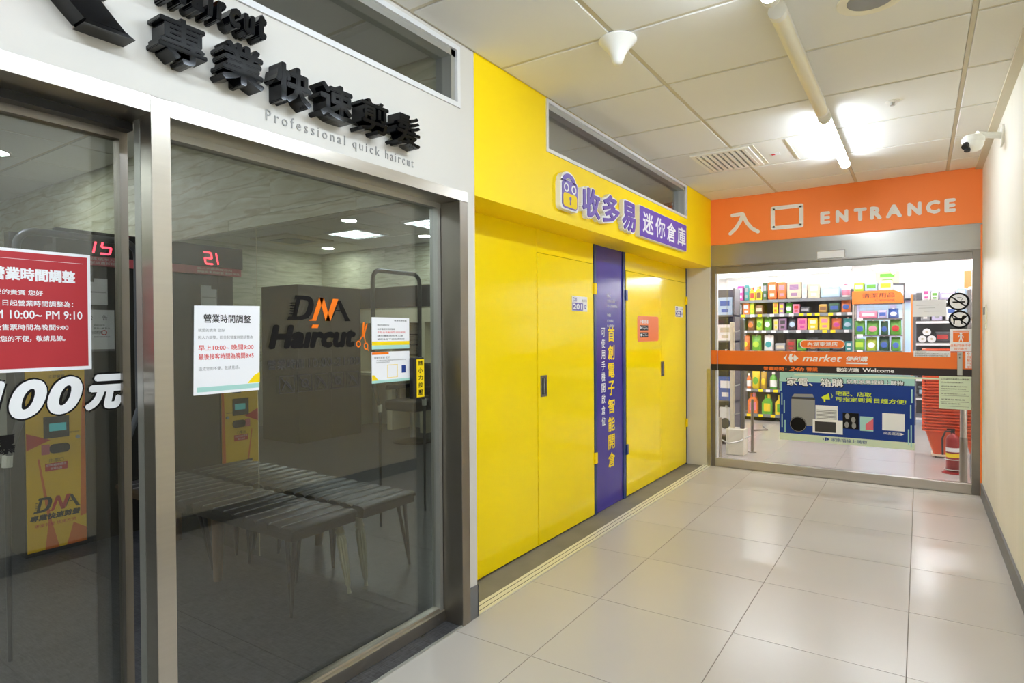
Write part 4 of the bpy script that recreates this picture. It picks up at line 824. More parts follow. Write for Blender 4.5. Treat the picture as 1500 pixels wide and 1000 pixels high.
part('caption_strip', 'print_pink', ld, lambda b: box(b, kx-0.01, kx+0.045, 1.68, 2.272, 1.885, 1.944))
part('lettering', 'paper', ld, lambda b: [text(b, ('L', kx+0.045), '請依號碼順序入座', 1.76, 2.05, 1.918, 1.936), text(b, ('L', kx+0.045), '目前號碼 過號請重新抽號', 1.70, 2.05, 1.893, 1.912)])
def seg(b, u, v, w_, h, on):
    s = 0.018
    S_ = {'a': [(u+s, v+h), (u+w_+s, v+h)], 'g': [(u+s/2, v+h/2), (u+w_+s/2, v+h/2)], 'd': [(u, v), (u+w_, v)], 'f': [(u+s/2, v+h/2), (u+s, v+h)], 'e': [(u, v), (u+s/2, v+h/2)], 'b': [(u+w_+s/2, v+h/2), (u+w_+s, v+h)], 'c': [(u+w_, v), (u+w_+s/2, v+h/2)]}
    for k in on:
        (a, c) = S_[k]; a, c = Vector(a), Vector(c); t = (c-a)*0.1; stroke(b, DF, [tuple(a+t), tuple(c-t)], 0.012, 0, 0.002)
part('digit', 'led_red', ld, lambda b: seg(b, 1.835, 1.966, 0.045, 0.088, 'bc')); part('digit', 'led_red', ld, lambda b: seg(b, 1.922, 1.966, 0.060, 0.088, 'afgcd'))
bc = thing('divider_screen', 'dark screen standing further back left of the number display', 'screen', (-3.7, 1.7, 0))
part('board', 'dark_laminate', bc, lambda b: box(b, -3.75, -3.66, 1.68, 2.02, 0, 2.17, 0.004)); part('board_foot', 'dark_metal', bc, lambda b: box(b, -3.78, -3.62, 1.7, 2.0, 0, 0.02))
bx2 = thing('booth_cabinet', 'large dark barber booth partition deep in the shop', 'cabinet', (-5.2, -0.8, 0))
part('body', 'dark_laminate', bx2, lambda b: box(b, -5.6, -4.83, -1.45, -0.39, 0.0, 2.06, 0.004)); part('panel_trim', 'dark_metal', bx2, lambda b: box(b, -4.832, -4.826, -0.93, -0.92, 0.02, 2.04))
bb = thing('back_cabinet', 'dark topped cream shelf wall at the back of the barber shop', 'cabinet', (-4.2, -2.0, 0))
part('top_box', 'dark_laminate', bb, lambda b: box(b, -6.1, -2.2, -2.25, -1.85, 1.80, 2.10))
for x in (-5.55, -4.75, -4.1, -3.4, -2.7): part('upright', 'cabinet_cream', bb, lambda b: box(b, x, x+0.10, -2.25, -1.88, 0.0, 1.80))
part('cross_board', 'cabinet_cream', bb, lambda b: box(b, -5.55, -2.6, -2.25, -1.87, 1.58, 1.80))
for z in (1.1, 1.25, 1.4): part('shelf', 'dark_metal', bb, lambda b: box(b, -4.65, -4.1, -2.24, -1.90, z, z+0.012))
part('counter', 'cabinet_cream', bb, lambda b: box(b, -5.55, -2.6, -2.25, -1.75, 0.80, 0.84))
def barber_chair(x, y, label):
    t = thing('barber_chair', label, 'chair', (x, y, 0))
    part('base_plate', 'dark_metal', t, lambda b: lathe(b, [(0.26, 0.0), (0.26, 0.02), (0.08, 0.045), (0.04, 0.06)], 24, (x, y, 0)), smooth=True)
    part('column', 'aluminium', t, lambda b: tube(b, [(x, y, 0.05), (x, y, 0.42)], 0.035, 14), smooth=True)
    part('seat', 'black_plastic', t, lambda b: box(b, x-0.26, x+0.26, y-0.25, y+0.25, 0.42, 0.56, 0.03))
    part('backrest', 'black_plastic', t, lambda b: box(b, x-0.24, x+0.24, y-0.33, y-0.25, 0.58, 1.02, 0.03))
    for s in (-1, 1): part('armrest', 'black_plastic', t, lambda b: [box(b, x+s*0.29-0.03, x+s*0.29+0.03, y-0.25, y+0.18, 0.68, 0.74, 0.015), box(b, x+s*0.29-0.015, x+s*0.29+0.015, y-0.05, y, 0.48, 0.68)])
barber_chair(-3.7, -1.3, 'black barber chair reflected at the right end of the mirror'); barber_chair(-2.7, -1.3, 'black barber chair nearer to the shop window, behind the press plate')
st = thing('tube_stand', 'dark grey bent tube stand rising in front of the bench', 'stand', (-1.45, 1.32, 0))
arc = [(-1.45, 1.035, 1.02), (-1.45, 1.030, 1.80)]+[(-1.45, 1.10-0.07*math.cos(a*PI/12), 1.80+0.07*math.sin(a*PI/12)) for a in range(1, 7)]+[(-1.45, 1.455+0.07*math.sin(a*PI/12), 1.80+0.07*math.cos(a*PI/12)) for a in range(0, 6)]+[(-1.45, 1.525, 1.78), (-1.45, 1.525, 1.02)]
part('tube', 'grey_tube', st, lambda b: tube(b, arc, 0.016, 12), smooth=True)
for y, dy in ((1.035, -0.05), (1.525, -0.06)):
    part('leg', 'grey_tube', st, lambda b: tube(b, [(-1.45, y, 1.04), (-1.45, y+dy, 0.86), (-1.45, y+dy, 0.0)], [0.015, 0.012, 0.009], 10), smooth=True)
    part('clip', 'white_plastic', st, lambda b: tube(b, [(-1.45, y+dy*0.95, 0.89), (-1.45, y+dy, 0.84)], 0.019, 10))
def bench(x0, x1, y0, y1, label, n, legset):
    t = thing('bench', label, 'bench', ((x0+x1)/2, (y0+y1)/2, 0))
    part('seat_frame', 'dark_laminate', t, lambda b: box(b, x0+0.01, x1-0.01, y0+0.01, y1-0.01, 0.385, 0.425, 0.004))
    w_ = (x1-x0)/n
    for k in range(n):
        def cush(b, a=x0+k*w_):
            pts = [(a+0.002, 0.426), (a+0.002, 0.440), (a+0.012, 0.450), (a+w_*0.5, 0.4555), (a+w_-0.012, 0.450), (a+w_-0.002, 0.440), (a+w_-0.002, 0.426)]
            p0 = [b.verts.new((x, y0+0.006, z-0.004)) for x, z in pts]; p1 = [b.verts.new((x, y0+0.025, z)) for x, z in pts]; p2 = [b.verts.new((x, y1-0.025, z)) for x, z in pts]; p3 = [b.verts.new((x, y1-0.006, z-0.004)) for x, z in pts]
            for q, r in ((p0, p1), (p1, p2), (p2, p3)):
                for i in range(len(pts)-1): b.faces.new((q[i], q[i+1], r[i+1], r[i]))
            b.faces.new(p0[::-1]); b.faces.new(p3); solid(b)
        part('cushion', 'seat_vinyl', t, cush, smooth=True)
        if k: part('piping', 'seat_piping', t, lambda b: box(b, x0+k*w_-0.003, x0+k*w_+0.003, y0+0.02, y1-0.02, 0.440, 0.4475))
    for kind, (tx, ty), (bx_, by_) in legset:
        if kind == 'thin':
            part('leg', 'dark_metal', t, lambda b: [tube(b, [(tx-0.03, ty, 0.386), (bx_, by_, 0.003)], [0.013, 0.008], 10), tube(b, [(tx+0.03, ty, 0.386), (bx_, by_, 0.003)], [0.013, 0.008], 10)], smooth=True)
        elif kind == 'fluted':
            def fl(b):
                prof = [(0.020, 0.386), (0.020, 0.34), (0.026, 0.325), (0.020, 0.31), (0.028, 0.29), (0.024, 0.18), (0.015, 0.05), (0.009, 0.03), (0.012, 0.0)]
                n_ = 20; prev = None
                for r, z in prof:
                    f = (0.386-z)/0.386; cx, cy = tx+(bx_-tx)*f, ty+(by_-ty)*f
                    rg = [b.verts.new((cx+r*(1.0 if (i % 2 == 0 or z > 0.3) else 0.80)*math.cos(2*PI*i/n_), cy+r*(1.0 if (i % 2 == 0 or z > 0.3) else 0.80)*math.sin(2*PI*i/n_), z)) for i in range(n_)]
                    if prev:
                        for i in range(n_): b.faces.new((prev[i], prev[(i+1) % n_], rg[(i+1) % n_], rg[i]))
                    else: b.faces.new(rg[::-1])
                    prev = rg
                b.faces.new(prev); solid(b)
            part('leg', 'ivory_leg', t, fl, label='fluted ivory leg')
        else: part('leg', 'wood_leg', t, lambda b: tube(b, [(tx, ty, 0.386), (bx_, by_, 0.002)], [0.034, 0.024], 14), smooth=True, label='thick brown wooden leg')
bench(-1.63, -0.72, 1.875, 2.305, 'dark quilted waiting bench nearest the window, on mixed metal and ivory legs', 9, [('thin', (-0.80, 1.93), (-0.76, 1.90)), ('fluted', (-0.82, 2.25), (-0.75, 2.262)), ('thin', (-1.10, 2.2), (-1.11, 2.19)), ('wood', (-1.48, 1.95), (-1.52, 1.97)), ('thin', (-1.56, 2.2), (-1.6, 2.22))])
bench(-2.50, -1.645, 1.855, 2.30, 'dark quilted waiting bench farther from the window, beside the ticket machine', 8, [('thin', (-1.75, 2.0), (-1.69, 2.04)), ('wood', (-2.2, 1.92), (-2.15, 1.90)), ('wood', (-2.42, 2.2), (-2.42, 2.22)), ('thin', (-1.78, 2.25), (-1.8, 2.26))])
# shop ceiling fittings
def downlight(x, y, label, group='round downlights of the barber shop'):
    t = thing('downlight', label, 'lamp', (x, y, 2.77), group=group)
    part('rim', 'white_plastic', t, lambda b: lathe(b, [(0.105, 0.002), (0.105, -0.006), (0.088, -0.008)], 28, (x, y, 2.77)), smooth=True)
    part('diffuser', 'downlight', t, lambda b: lathe(b, [(0.086, -0.0085), (0.04, -0.010), (0.01, -0.0105)], 28, (x, y, 2.77)))
downlight(-3.85, 1.66, 'downlight seen through the sliding door at the left picture edge', None)
downlight(-3.83, -0.37, 'downlight reflected highest in the mirror, above the louvred light', None)
downlight(-5.9, -1.77, 'downlight reflected lowest in the mirror, far from the window', None); downlight(-3.88, -1.77, 'downlight reflected at the right end of the mirror', None)
downlight(-1.6, -0.9, 'downlight nearest the shop window, out of direct view', None)
def louvre(x, y, label):
    t = thing('louvre_light', label, 'lamp', (x, y, 2.77))
    part('light_frame', 'white_aluminium', t, lambda b: [box(b, x-0.30, x+0.30, y-0.30, y-0.28, 2.742, 2.771), box(b, x-0.30, x+0.30, y+0.28, y+0.30, 2.742, 2.771), box(b, x-0.30, x-0.28, y-0.28, y+0.28, 2.742, 2.771), box(b, x+0.28, x+0.30, y-0.28, y+0.28, 2.742, 2.771)])
    for k in range(3): part('light_tube', 'louvre_light', t, lambda b: box(b, x-0.27, x+0.27, y-0.20+k*0.18, y-0.16+k*0.18+0.02, 2.764, 2.768))
    for k in range(7): part('louvre_blade', 'white_aluminium', t, lambda b: box(b, x-0.245+k*0.08, x-0.238+k*0.08, y-0.28, y+0.28, 2.744, 2.762))
louvre(-4.46, -1.07, 'square louvred light reflected in the middle of the mirror'); louvre(-3.08, -1.07, 'square louvred light reflected at the right edge of the mirror'); louvre(-1.5, 0.6, 'square louvred light over the waiting area')
cv = thing('ceiling_cassette', 'grey square air conditioner cassette in the shop ceiling, seen in the mirror', 'air conditioner', (-5.6, -0.9, 2.77))
part('panel', 'ceiling_bar', cv, lambda b: box(b, -6.0, -5.2, -1.3, -0.5, 2.745, 2.771, 0.006)); part('grille', 'grey_skirting', cv, lambda b: box(b, -5.82, -5.38, -1.12, -0.68, 2.738, 2.746))
ca = thing('cable_loop', 'black cable looping behind the slot window of the yellow fascia', 'cable', (-0.3, 5.3, 2.5))
part('cable', 'black_plastic', ca, lambda b: tube(b, [(-0.3, 5.3, 2.20), (-0.32, 5.3, 2.45), (-0.34, 5.42, 2.58), (-0.34, 5.6, 2.65), (-0.34, 5.85, 2.66)], 0.010, 8), smooth=True)

cl = thing('cavity_fill_light', 'unseen strip light added to brighten the space behind the yellow slot window', 'lamp', (-1.6, 4.4, 2.2))  # added out of view, only to brighten the ceiling behind the slot window
part('lamp_base', 'white_plastic', cl, lambda b: box(b, -1.63, -1.57, 3.2, 5.2, 2.2, 2.23)); part('light_tube', 'louvre_light', cl, lambda b: tube(b, [(-1.6, 3.22, 2.25), (-1.6, 5.18, 2.25)], 0.013, 8))

# ---------------------------------------------------------------- supermarket behind the glass
bm = B(); box(bm, -3.2, 4.6, 17.0, 17.1, 0, 3.1); struct('wall_end', bm, 'white_paint', 'far white wall of the supermarket')
bm = B(); box(bm, -3.3, -3.2, Y0+0.14, 17, 0, 3.1); struct('wall_market_left', bm, 'white_paint', 'left wall of the supermarket')
bm = B(); box(bm, 4.6, 4.7, Y0+0.14, 17, 0, 3.1); struct('wall_market_right', bm, 'white_paint', 'right wall of the supermarket')
k = 0
for y, zz in ((7.6, 2.95), (9.0, 2.95), (11.2, 2.80), (12.7, 2.80), (14.2, 2.80), (15.7, 2.80)):
    for x0, x1 in ((-2.6, 0.55), (0.95, 4.2)):
        t = thing('strip_light', 'row of strip lights %s, %s half' % (('nearest the glass door', 'above the first shelves', 'behind the first shelves', 'over the middle aisle', 'over the rear aisle', 'farthest in the supermarket')[k//2], 'left' if k % 2 == 0 else 'right'), 'lamp', ((x0+x1)/2, y, zz)); k += 1
        part('lamp_base', 'white_plastic', t, lambda b: box(b, x0, x1, y-0.05, y+0.05, zz+0.03, 3.05)); part('light_tube', 'market_light', t, lambda b: tube(b, [(x0+0.02, y, zz), (x1-0.02, y, zz)], 0.03, 10))
PAL = {'orange': (236, 110, 40), 'white': (236, 234, 230), 'magenta': (206, 60, 150), 'teal': (40, 150, 150), 'yellow': (240, 206, 30), 'dark green': (50, 96, 60), 'green': (96, 176, 50), 'lime': (176, 214, 50), 'pink': (226, 120, 150), 'beige': (206, 192, 160), 'grey': (150, 150, 156), 'blue': (50, 90, 180), 'mauve': (150, 110, 150), 'brown': (120, 78, 52), 'dark grey': (60, 60, 66), 'red': (196, 40, 40), 'gold': (196, 150, 40), 'pale blue': (170, 200, 226), 'lilac': (190, 180, 220), 'cream': (234, 226, 196)}
for k_, v_ in PAL.items(): mat('pack_'+k_.replace(' ', '_'), tuple(int(0.84*c+0.16*(sum(v_)/3)) for c in v_), 0.3, spec=0.5)
def pm(c): return 'pack_'+c.replace(' ', '_')
ORD = 'first second third fourth fifth sixth seventh eighth ninth tenth eleventh twelfth thirteenth fourteenth fifteenth sixteenth'.split()
def product(kind, x0, x1, y, z, h, c1, c2, label, group):
    """one packed article standing on a shelf: front face at y, facing -y"""
    name, cat = {'pouch': ('refill_pouch', 'pouch'), 'bottle': ('bottle', 'bottle'), 'carton': ('carton', 'box'), 'jug': ('detergent_jug', 'jug'), 'pack': ('paper_pack', 'pack'), 'flat': ('flat_pack', 'pack')}[kind]
    xc, w_ = (x0+x1)/2, x1-x0
    t = thing(name, label, cat, (xc, y+0.06, z), group=group)
    fr = ('F', y)
    if kind in ('carton', 'pack'):
        part('body', pm(c1), t, lambda b: box(b, x0+0.003, x1-0.003, y, y+0.14, z, z+h, 0.004 if kind == 'carton' else min(0.022, w_*0.2)))
        part('print', pm(c2), t, lambda b: [rect(b, fr, x0+w_*0.2, x1-w_*0.2, z+h*0.52, z+h*0.82, 0, 0.002), rect(b, fr, x0+w_*0.28, x1-w_*0.28, z+h*0.16, z+h*0.34, 0, 0.002)])
    elif kind == 'flat':
        part('body', pm(c1), t, lambda b: box(b, x0+0.002, x1-0.002, y, y+0.2, z, z+h, min(0.02, h*0.3)))
        part('print', pm(c2), t, lambda b: rect(b, fr, x0+w_*0.15, x1-w_*0.15, z+h*0.3, z+h*0.7, 0, 0.002))
    elif kind == 'pouch':
        def body(b):
            pr = [(0.46, 0.0, 0.05), (0.49, 0.08, 0.06), (0.47, 0.45, 0.055), (0.45, 0.75, 0.03), (0.46, 0.90, 0.008), (0.44, 1.0, 0.005)]
            prev = None
            for hw, f, d in pr:
                rg = [b.verts.new((xc+s*hw*w_*cw, y+0.06+t_*d, z+f*h)) for s, t_, cw in ((-1, 0, 1), (-1, -0.8, .7), (0, -1, 1), (1, -0.8, .7), (1, 0, 1), (1, 0.8, .7), (0, 1, 1), (-1, 0.8, .7))]
                if prev:
                    for i in range(8): b.faces.new((prev[i], prev[(i+1) % 8], rg[(i+1) % 8], rg[i]))
                else: b.faces.new(rg[::-1])
                prev = rg
            b.faces.new(prev); solid(b)
        part('body', pm(c1), t, body, smooth=True)
        part('print', pm(c2), t, lambda b: prism(b, fr, circ(xc, z+h*0.42, w_*0.30, 14, h*0.20), -0.012, 0.004))
        part('spout', 'pack_white', t, lambda b: tube(b, [(xc, y+0.06, z+h*0.97), (xc, y+0.06, z+h*1.06)], min(0.014, w_*0.15), 8))
    elif kind == 'bottle':
        r = w_*0.46
        part('body', pm(c1), t, lambda b: lathe(b, [(r*0.9, 0), (r, h*0.05), (r, h*0.60), (r*0.8, h*0.72), (r*0.35, h*0.82), (r*0.33, h*0.88)], 16, (xc, y+r, z)), smooth=True)
        part('cap', 'pack_white' if c1 != 'white' else pm(c2), t, lambda b: lathe(b, [(r*0.42, h*0.86), (r*0.42, h*0.98), (r*0.30, h)], 12, (xc, y+r, z)), smooth=True)
        part('print', pm(c2), t, lambda b: lathe(b, [(r*1.015, h*0.14), (r*1.015, h*0.52)], 16, (xc, y+r, z)), smooth=True)
    elif kind == 'jug':
        part('body', pm(c1), t, lambda b: prism(b, fr, [(x0+0.004, z), (x1-0.004, z), (x1-0.002, z+h*0.6), (x1-w_*0.2, z+h*0.80), (x0+w_*0.32, z+h*0.80), (x0+0.003, z+h*0.6)], -0.09, 0) and None)
        part('handle', pm(c1), t, lambda b: [box(b, x0+w_*0.25, x0+w_*0.40, y+0.03, y+0.06, z+h*0.78, z+h*0.95), box(b, x0+w_*0.25, x1-w_*0.22, y+0.03, y+0.06, z+h*0.92, z+h*0.97)])
        part('cap', pm(c2), t, lambda b: lathe(b, [(w_*0.16, h*0.8), (w_*0.16, h*0.99), (w_*0.12, h)], 12, (x1-w_*0.36, y+0.045, z)), smooth=True)
        part('print', pm(c2), t, lambda b: rect(b, fr, x0+w_*0.2, x1-w_*0.18, z+h*0.14, z+h*0.54, 0, 0.002))
KW = {'pouch': 'refill pouch', 'bottle': 'bottle', 'carton': 'carton', 'jug': 'detergent jug', 'pack': 'soft pack', 'flat': 'flat pack'}
def row(items, y, z, where, x_of, kpx):
    for i, it in enumerate(items):
        kind, a, c, h, c1, c2 = it
        lab = '%s %s with %s print, %s from left, %s' % (c1, KW[kind], c2, ORD[i], where.replace('on the ', '').replace('the ', ''))
        product(kind, x_of(a), x_of(c), y+0.03, z, h, c1, c2, lab, 'articles '+where)
# long gondola
GYF = 10.25
gx = lambda px: -0.82+(px-1063)*0.00981
gd = thing('shelf_rack', 'long grey supermarket shelf rack behind the glass door', 'shelf', (0.1, GYF+0.25, 0))
part('back_panel', 'shelf_back', gd, lambda b: box(b, -0.88, 1.03, GYF+0.40, GYF+0.42, 0.05, 2.05))
for x in (-0.60, 0.98): part('upright', 'shelf_metal', gd, lambda b: box(b, x, x+0.05, GYF+0.36, GYF+0.44, 0, 2.05))
part('plinth', 'print_black', gd, lambda b: box(b, -0.55, 1.03, GYF+0.05, GYF+0.4, 0.0, 0.09))
SH = [0.109, 0.506, 1.112, 1.435, 1.690, 1.915]
rng = random.Random(3)
for z in SH:
    x0 = -0.56 if z < 1.0 else (-0.62 if z < 1.5 else -0.86)
    s = part('shelf_board', 'shelf_metal', gd, lambda b: box(b, x0, 1.03, GYF, GYF+0.40, z-0.02, z)); 
    part('price_rail', 'grey_plastic', gd, lambda b: box(b, x0, 1.03, GYF-0.008, GYF, z-0.045, z-0.002))
    x = x0+0.08
    while x < 0.97 and z < 1.9:
        part('price_tag', 'print_yellow' if rng.random() < 0.55 else 'print_white', gd, lambda b: box(b, x, x+0.062, GYF-0.011, GYF-0.008, z-0.044, z-0.004)); x += rng.choice((0.11, 0.14, 0.18))
row([('bottle', 1064, 1073, .22, 'orange', 'white'), ('bottle', 1073.5, 1081, .20, 'white', 'red'), ('pack', 1081.5, 1092.5, .24, 'magenta', 'lilac'), ('pack', 1093, 1101, .25, 'teal', 'grey'), ('jug', 1101, 1110, .21, 'yellow', 'red'), ('jug', 1110.5, 1121, .22, 'yellow', 'brown'), ('carton', 1121.5, 1128.5, .27, 'dark green', 'grey'), ('pack', 1129, 1143, .28, 'orange', 'cream'), ('pack', 1143.5, 1157, .27, 'orange', 'pink'), ('pack', 1157.5, 1179, .27, 'beige', 'mauve'), ('pack', 1179.5, 1187, .28, 'white', 'pale blue'), ('carton', 1188, 1205, .22, 'beige', 'white'), ('flat', 1205.5, 1233, .17, 'pale blue', 'white'), ('bottle', 1233.5, 1246, .20, 'white', 'pink')], GYF, SH[5], 'on the top shelf of the long rack', gx, 1)
row([('carton', 1067, 1075, .17, 'beige', 'dark green'), ('pack', 1076, 1090, .17, 'grey', 'teal'), ('carton', 1090.5, 1101.5, .18, 'orange', 'pale blue'), ('carton', 1102, 1109, .18, 'lime', 'yellow'), ('flat', 1110, 1122, .14, 'brown', 'beige'), ('carton', 1137, 1145, .19, 'yellow', 'orange'), ('carton', 1146, 1154, .17, 'mauve', 'yellow'), ('pouch', 1155, 1166, .17, 'green', 'white'), ('carton', 1166.5, 1176.5, .14, 'pink', 'red'), ('flat', 1177, 1191, .10, 'dark grey', 'grey'), ('flat', 1203, 1215, .13, 'gold', 'brown'), ('flat', 1217, 1232, .14, 'dark green', 'blue'), ('pouch', 1233, 1247, .19, 'orange', 'blue')], GYF, SH[4], 'on the second shelf of the long rack', gx, 1)
row([('carton', 1084, 1095, .21, 'dark green', 'white'), ('pouch', 1097, 1109, .20, 'brown', 'orange'), ('pouch', 1110.5, 1122, .21, 'lime', 'green'), ('pouch', 1122.5, 1135, .21, 'green', 'white'), ('carton', 1138, 1145, .17, 'beige', 'yellow'), ('carton', 1145.5, 1157.5, .18, 'mauve', 'dark grey'), ('pouch', 1159, 1172, .20, 'dark grey', 'pale blue'), ('carton', 1173, 1187, .18, 'pink', 'magenta'), ('carton', 1188, 1202, .18, 'yellow', 'cream'), ('carton', 1204, 1218.5, .20, 'yellow', 'pink'), ('pouch', 1220, 1234.5, .17, 'orange', 'magenta'), ('pouch', 1235.5, 1249, .17, 'teal', 'pale blue')], GYF, SH[3], 'on the third shelf of the long rack', gx, 1)
row([('pouch', 1086, 1101, .24, 'orange', 'yellow'), ('pouch', 1103.5, 1119, .24, 'green', 'lime'), ('pouch', 1122.5, 1138, .24, 'white', 'teal'), ('flat', 1140, 1156, .12, 'grey', 'beige'), ('carton', 1157, 1171, .17, 'brown', 'red'), ('flat', 1172, 1186, .18, 'green', 'dark green'), ('carton', 1188, 1202, .20, 'dark grey', 'gold'), ('flat', 1204, 1220, .14, 'dark green', 'beige'), ('flat', 1222, 1238, .16, 'dark grey', 'teal'), ('carton', 1239, 1249, .15, 'teal', 'white')], GYF, SH[2], 'on the fourth shelf of the long rack', gx, 1)
row([('bottle', 1096, 1103.5, .24, 'orange', 'white'), ('pouch', 1104, 1117, .30, 'yellow', 'green'), ('pouch', 1117.5, 1127, .27, 'gold', 'yellow'), ('bottle', 1131, 1143, .27, 'green', 'white'), ('bottle', 1145, 1157, .27, 'lime', 'green'), ('pouch', 1160, 1175, .28, 'teal', 'white')], GYF, SH[1], 'on the fifth shelf of the long rack', gx, 1)
row([('jug', 1098, 1114, .33, 'orange', 'pink'), ('jug', 1120, 1136, .31, 'green', 'yellow'), ('jug', 1140, 1156, .31, 'yellow', 'green')], GYF, SH[0], 'on the bottom shelf of the long rack', gx, 1)
# end display with orange header
EY = 9.75; ex = lambda px: 1.061+(px-1251)*0.00807
ed = thing('display_rack', 'end display rack under an orange cleaning sign', 'shelf', (1.35, EY+0.2, 0))
for x in (1.045, 1.635): part('upright', 'aluminium', ed, lambda b: box(b, x, x+0.02, EY, EY+0.03, 0, 1.80))
for x in (1.045, 1.635): part('upright', 'aluminium', ed, lambda b: box(b, x, x+0.02, EY+0.34, EY+0.37, 0, 1.80))
for z in (0.25, 0.62, 0.90, 1.135, 1.355, 1.585): part('shelf_board', 'shelf_metal', ed, lambda b: box(b, 1.065, 1.635, EY, EY+0.37, z-0.02, z))
for z in (1.135, 1.355, 1.585): part('price_tag', 'print_white', ed, lambda b: box(b, 1.10, 1.17, EY-0.004, EY, z-0.03, z+0.008))
part('grid', 'aluminium', ed, lambda b: [box(b, 1.065, 1.635, EY+0.35, EY+0.354, z, z+0.004) for z in (1.62, 1.66, 1.70, 1.74)]+[box(b, 1.10+0.09*i, 1.104+0.09*i, EY+0.35, EY+0.354, 1.585, 1.78) for i in range(6)])
oh = thing('aisle_sign', 'orange shelf header board reading Cleaning', 'sign', (1.35, EY, 1.78))
part('board', 'orange_vinyl', oh, lambda b: box(b, 1.042, 1.645, EY-0.012, EY, 1.785, 1.960)); part('board_corner', 'print_white', oh, lambda b: prism(b, ('F', EY-0.012), [(1.54, 1.96), (1.645, 1.96), (1.645, 1.875), (1.62, 1.925)], 0, 0.002))
part('lettering', 'print_dark', oh, lambda b: [text(b, ('F', EY-0.012), '清潔用品', 1.165, 1.545, 1.862, 1.928, lift=0.003), text(b, ('F', EY-0.012), 'Cleaning', 1.315, 1.545, 1.808, 1.848, lift=0.003)])
row([('flat', 1259, 1286, .10, 'pink', 'white'), ('flat', 1287, 1300, .11, 'lilac', 'blue'), ('pouch', 1301, 1317, .13, 'blue', 'white')], EY, 1.585, 'on the upper shelf of the end display', ex, 1)
row([('pouch', 1251.5, 1268, .20, 'green', 'blue'), ('pouch', 1269, 1289, .20, 'green', 'pink'), ('pouch', 1290, 1302, .19, 'dark green', 'blue'), ('pouch', 1303, 1321, .21, 'green', 'red')], EY, 1.355, 'on the middle shelf of the end display', ex, 1)
row([('flat', 1251.5, 1267, .17, 'green', 'lime'), ('pouch', 1268, 1286, .19, 'lime', 'white'), ('pouch', 1287.5, 1304, .20, 'dark green', 'blue'), ('pouch', 1305, 1320, .19, 'green', 'blue')], EY, 1.135, 'on the lower shelf of the end display', ex, 1)
row([('flat', 1252, 1268, .20, 'dark green', 'white'), ('flat', 1270, 1286, .2, 'blue', 'white'), ('flat', 1288, 1304, .2, 'teal', 'white')], EY, 0.90, 'on the shelf of the end display behind the band', ex, 1)
row([('flat', 1250, 1266, .13, 'lime', 'white'), ('flat', 1267, 1286, .13, 'pale blue', 'green'), ('flat', 1287, 1308, .14, 'cream', 'yellow')], EY+0.05, 1.962, 'lying on top of the orange header', ex, 1)
row([('carton', 1281, 1317, .17, 'beige', 'green')], EY+0.26, 2.07, 'standing highest above the orange header', ex, 1)
part('top_board', 'shelf_metal', ed, lambda b: box(b, 1.045, 1.655, EY+0.0, EY+0.37, 1.80-0.02, 1.80)); part('top_board', 'shelf_metal', ed, lambda b: [box(b, 1.045, 1.655, EY+0.012, EY+0.24, 1.945, 1.961), box(b, 1.045, 1.655, EY+0.241, EY+0.42, 2.05, 2.069), box(b, 1.045, 1.06, EY+0.30, EY+0.36, 1.8, 2.05), box(b, 1.64, 1.655, EY+0.30, EY+0.36, 1.8, 2.05)])
# rack at the right with rolls and black baskets
RY = 11.0; rx = lambda px: 1.80+(px-1330)*0.0096
rk = thing('side_rack', 'grey rack with paper rolls right of the cleaning display', 'shelf', (2.3, RY+0.3, 0))
part('upright', 'orange_paint', rk, lambda b: box(b, 1.715, 1.745, RY-0.05, RY, 0, 1.95)); part('upright', 'shelf_metal', rk, lambda b: box(b, 1.745, 1.78, RY-0.05, RY, 0, 1.95)); part('upright', 'shelf_metal', rk, lambda b: box(b, 2.40, 2.44, RY-0.02, RY+0.02, 0, 2.0))
part('back_panel', 'shelf_back', rk, lambda b: box(b, 1.78, 3.0, RY+0.5, RY+0.52, 0.05, 2.0))
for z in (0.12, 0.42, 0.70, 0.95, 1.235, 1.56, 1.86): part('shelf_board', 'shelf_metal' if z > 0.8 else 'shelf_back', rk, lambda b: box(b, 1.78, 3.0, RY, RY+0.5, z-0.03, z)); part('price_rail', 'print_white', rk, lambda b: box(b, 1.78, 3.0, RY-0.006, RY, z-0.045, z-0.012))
for i, (x, z) in enumerate(((1.86, 1.285), (1.975, 1.285), (1.915, 1.39))):
    t = thing('paper_roll', 'white paper roll %s of the small stack on the side rack' % ('at the left', 'at the right', 'on top')[i], 'roll', (x, RY+0.1, z-0.05)); part('roll', 'print_white', t, lambda b: tube(b, [(x, RY+0.005, z), (x, RY+0.22, z)], 0.052, 18), smooth=True); part('core', 'pack_beige', t, lambda b: tube(b, [(x, RY+0.002, z), (x, RY+0.006, z)], 0.016, 12))
row([('pack', 1336, 1346, .17, 'white', 'magenta'), ('pack', 1347, 1357, .13, 'white', 'green'), ('flat', 1358, 1378, .12, 'lilac', 'white'), ('pack', 1379, 1392, .17, 'pale blue', 'white'), ('pack', 1393, 1406, .18, 'white', 'pale blue')], RY, 1.86, 'on the top shelf of the side rack', rx, 1)
row([('carton', 1334, 1346, .18, 'grey', 'white'), ('carton', 1348, 1362, .2, 'lilac', 'grey'), ('carton', 1366, 1380, .2, 'white', 'blue'), ('carton', 1383, 1396, .2, 'grey', 'pale blue')], RY, 1.56, 'on the second shelf of the side rack', rx, 1)
row([('flat', 1352, 1372, .16, 'dark grey', 'red'), ('carton', 1374, 1386, .16, 'red', 'orange'), ('carton', 1388, 1396, .19, 'green', 'white')], RY, 1.235, 'beside the paper rolls on the side rack', rx, 1)
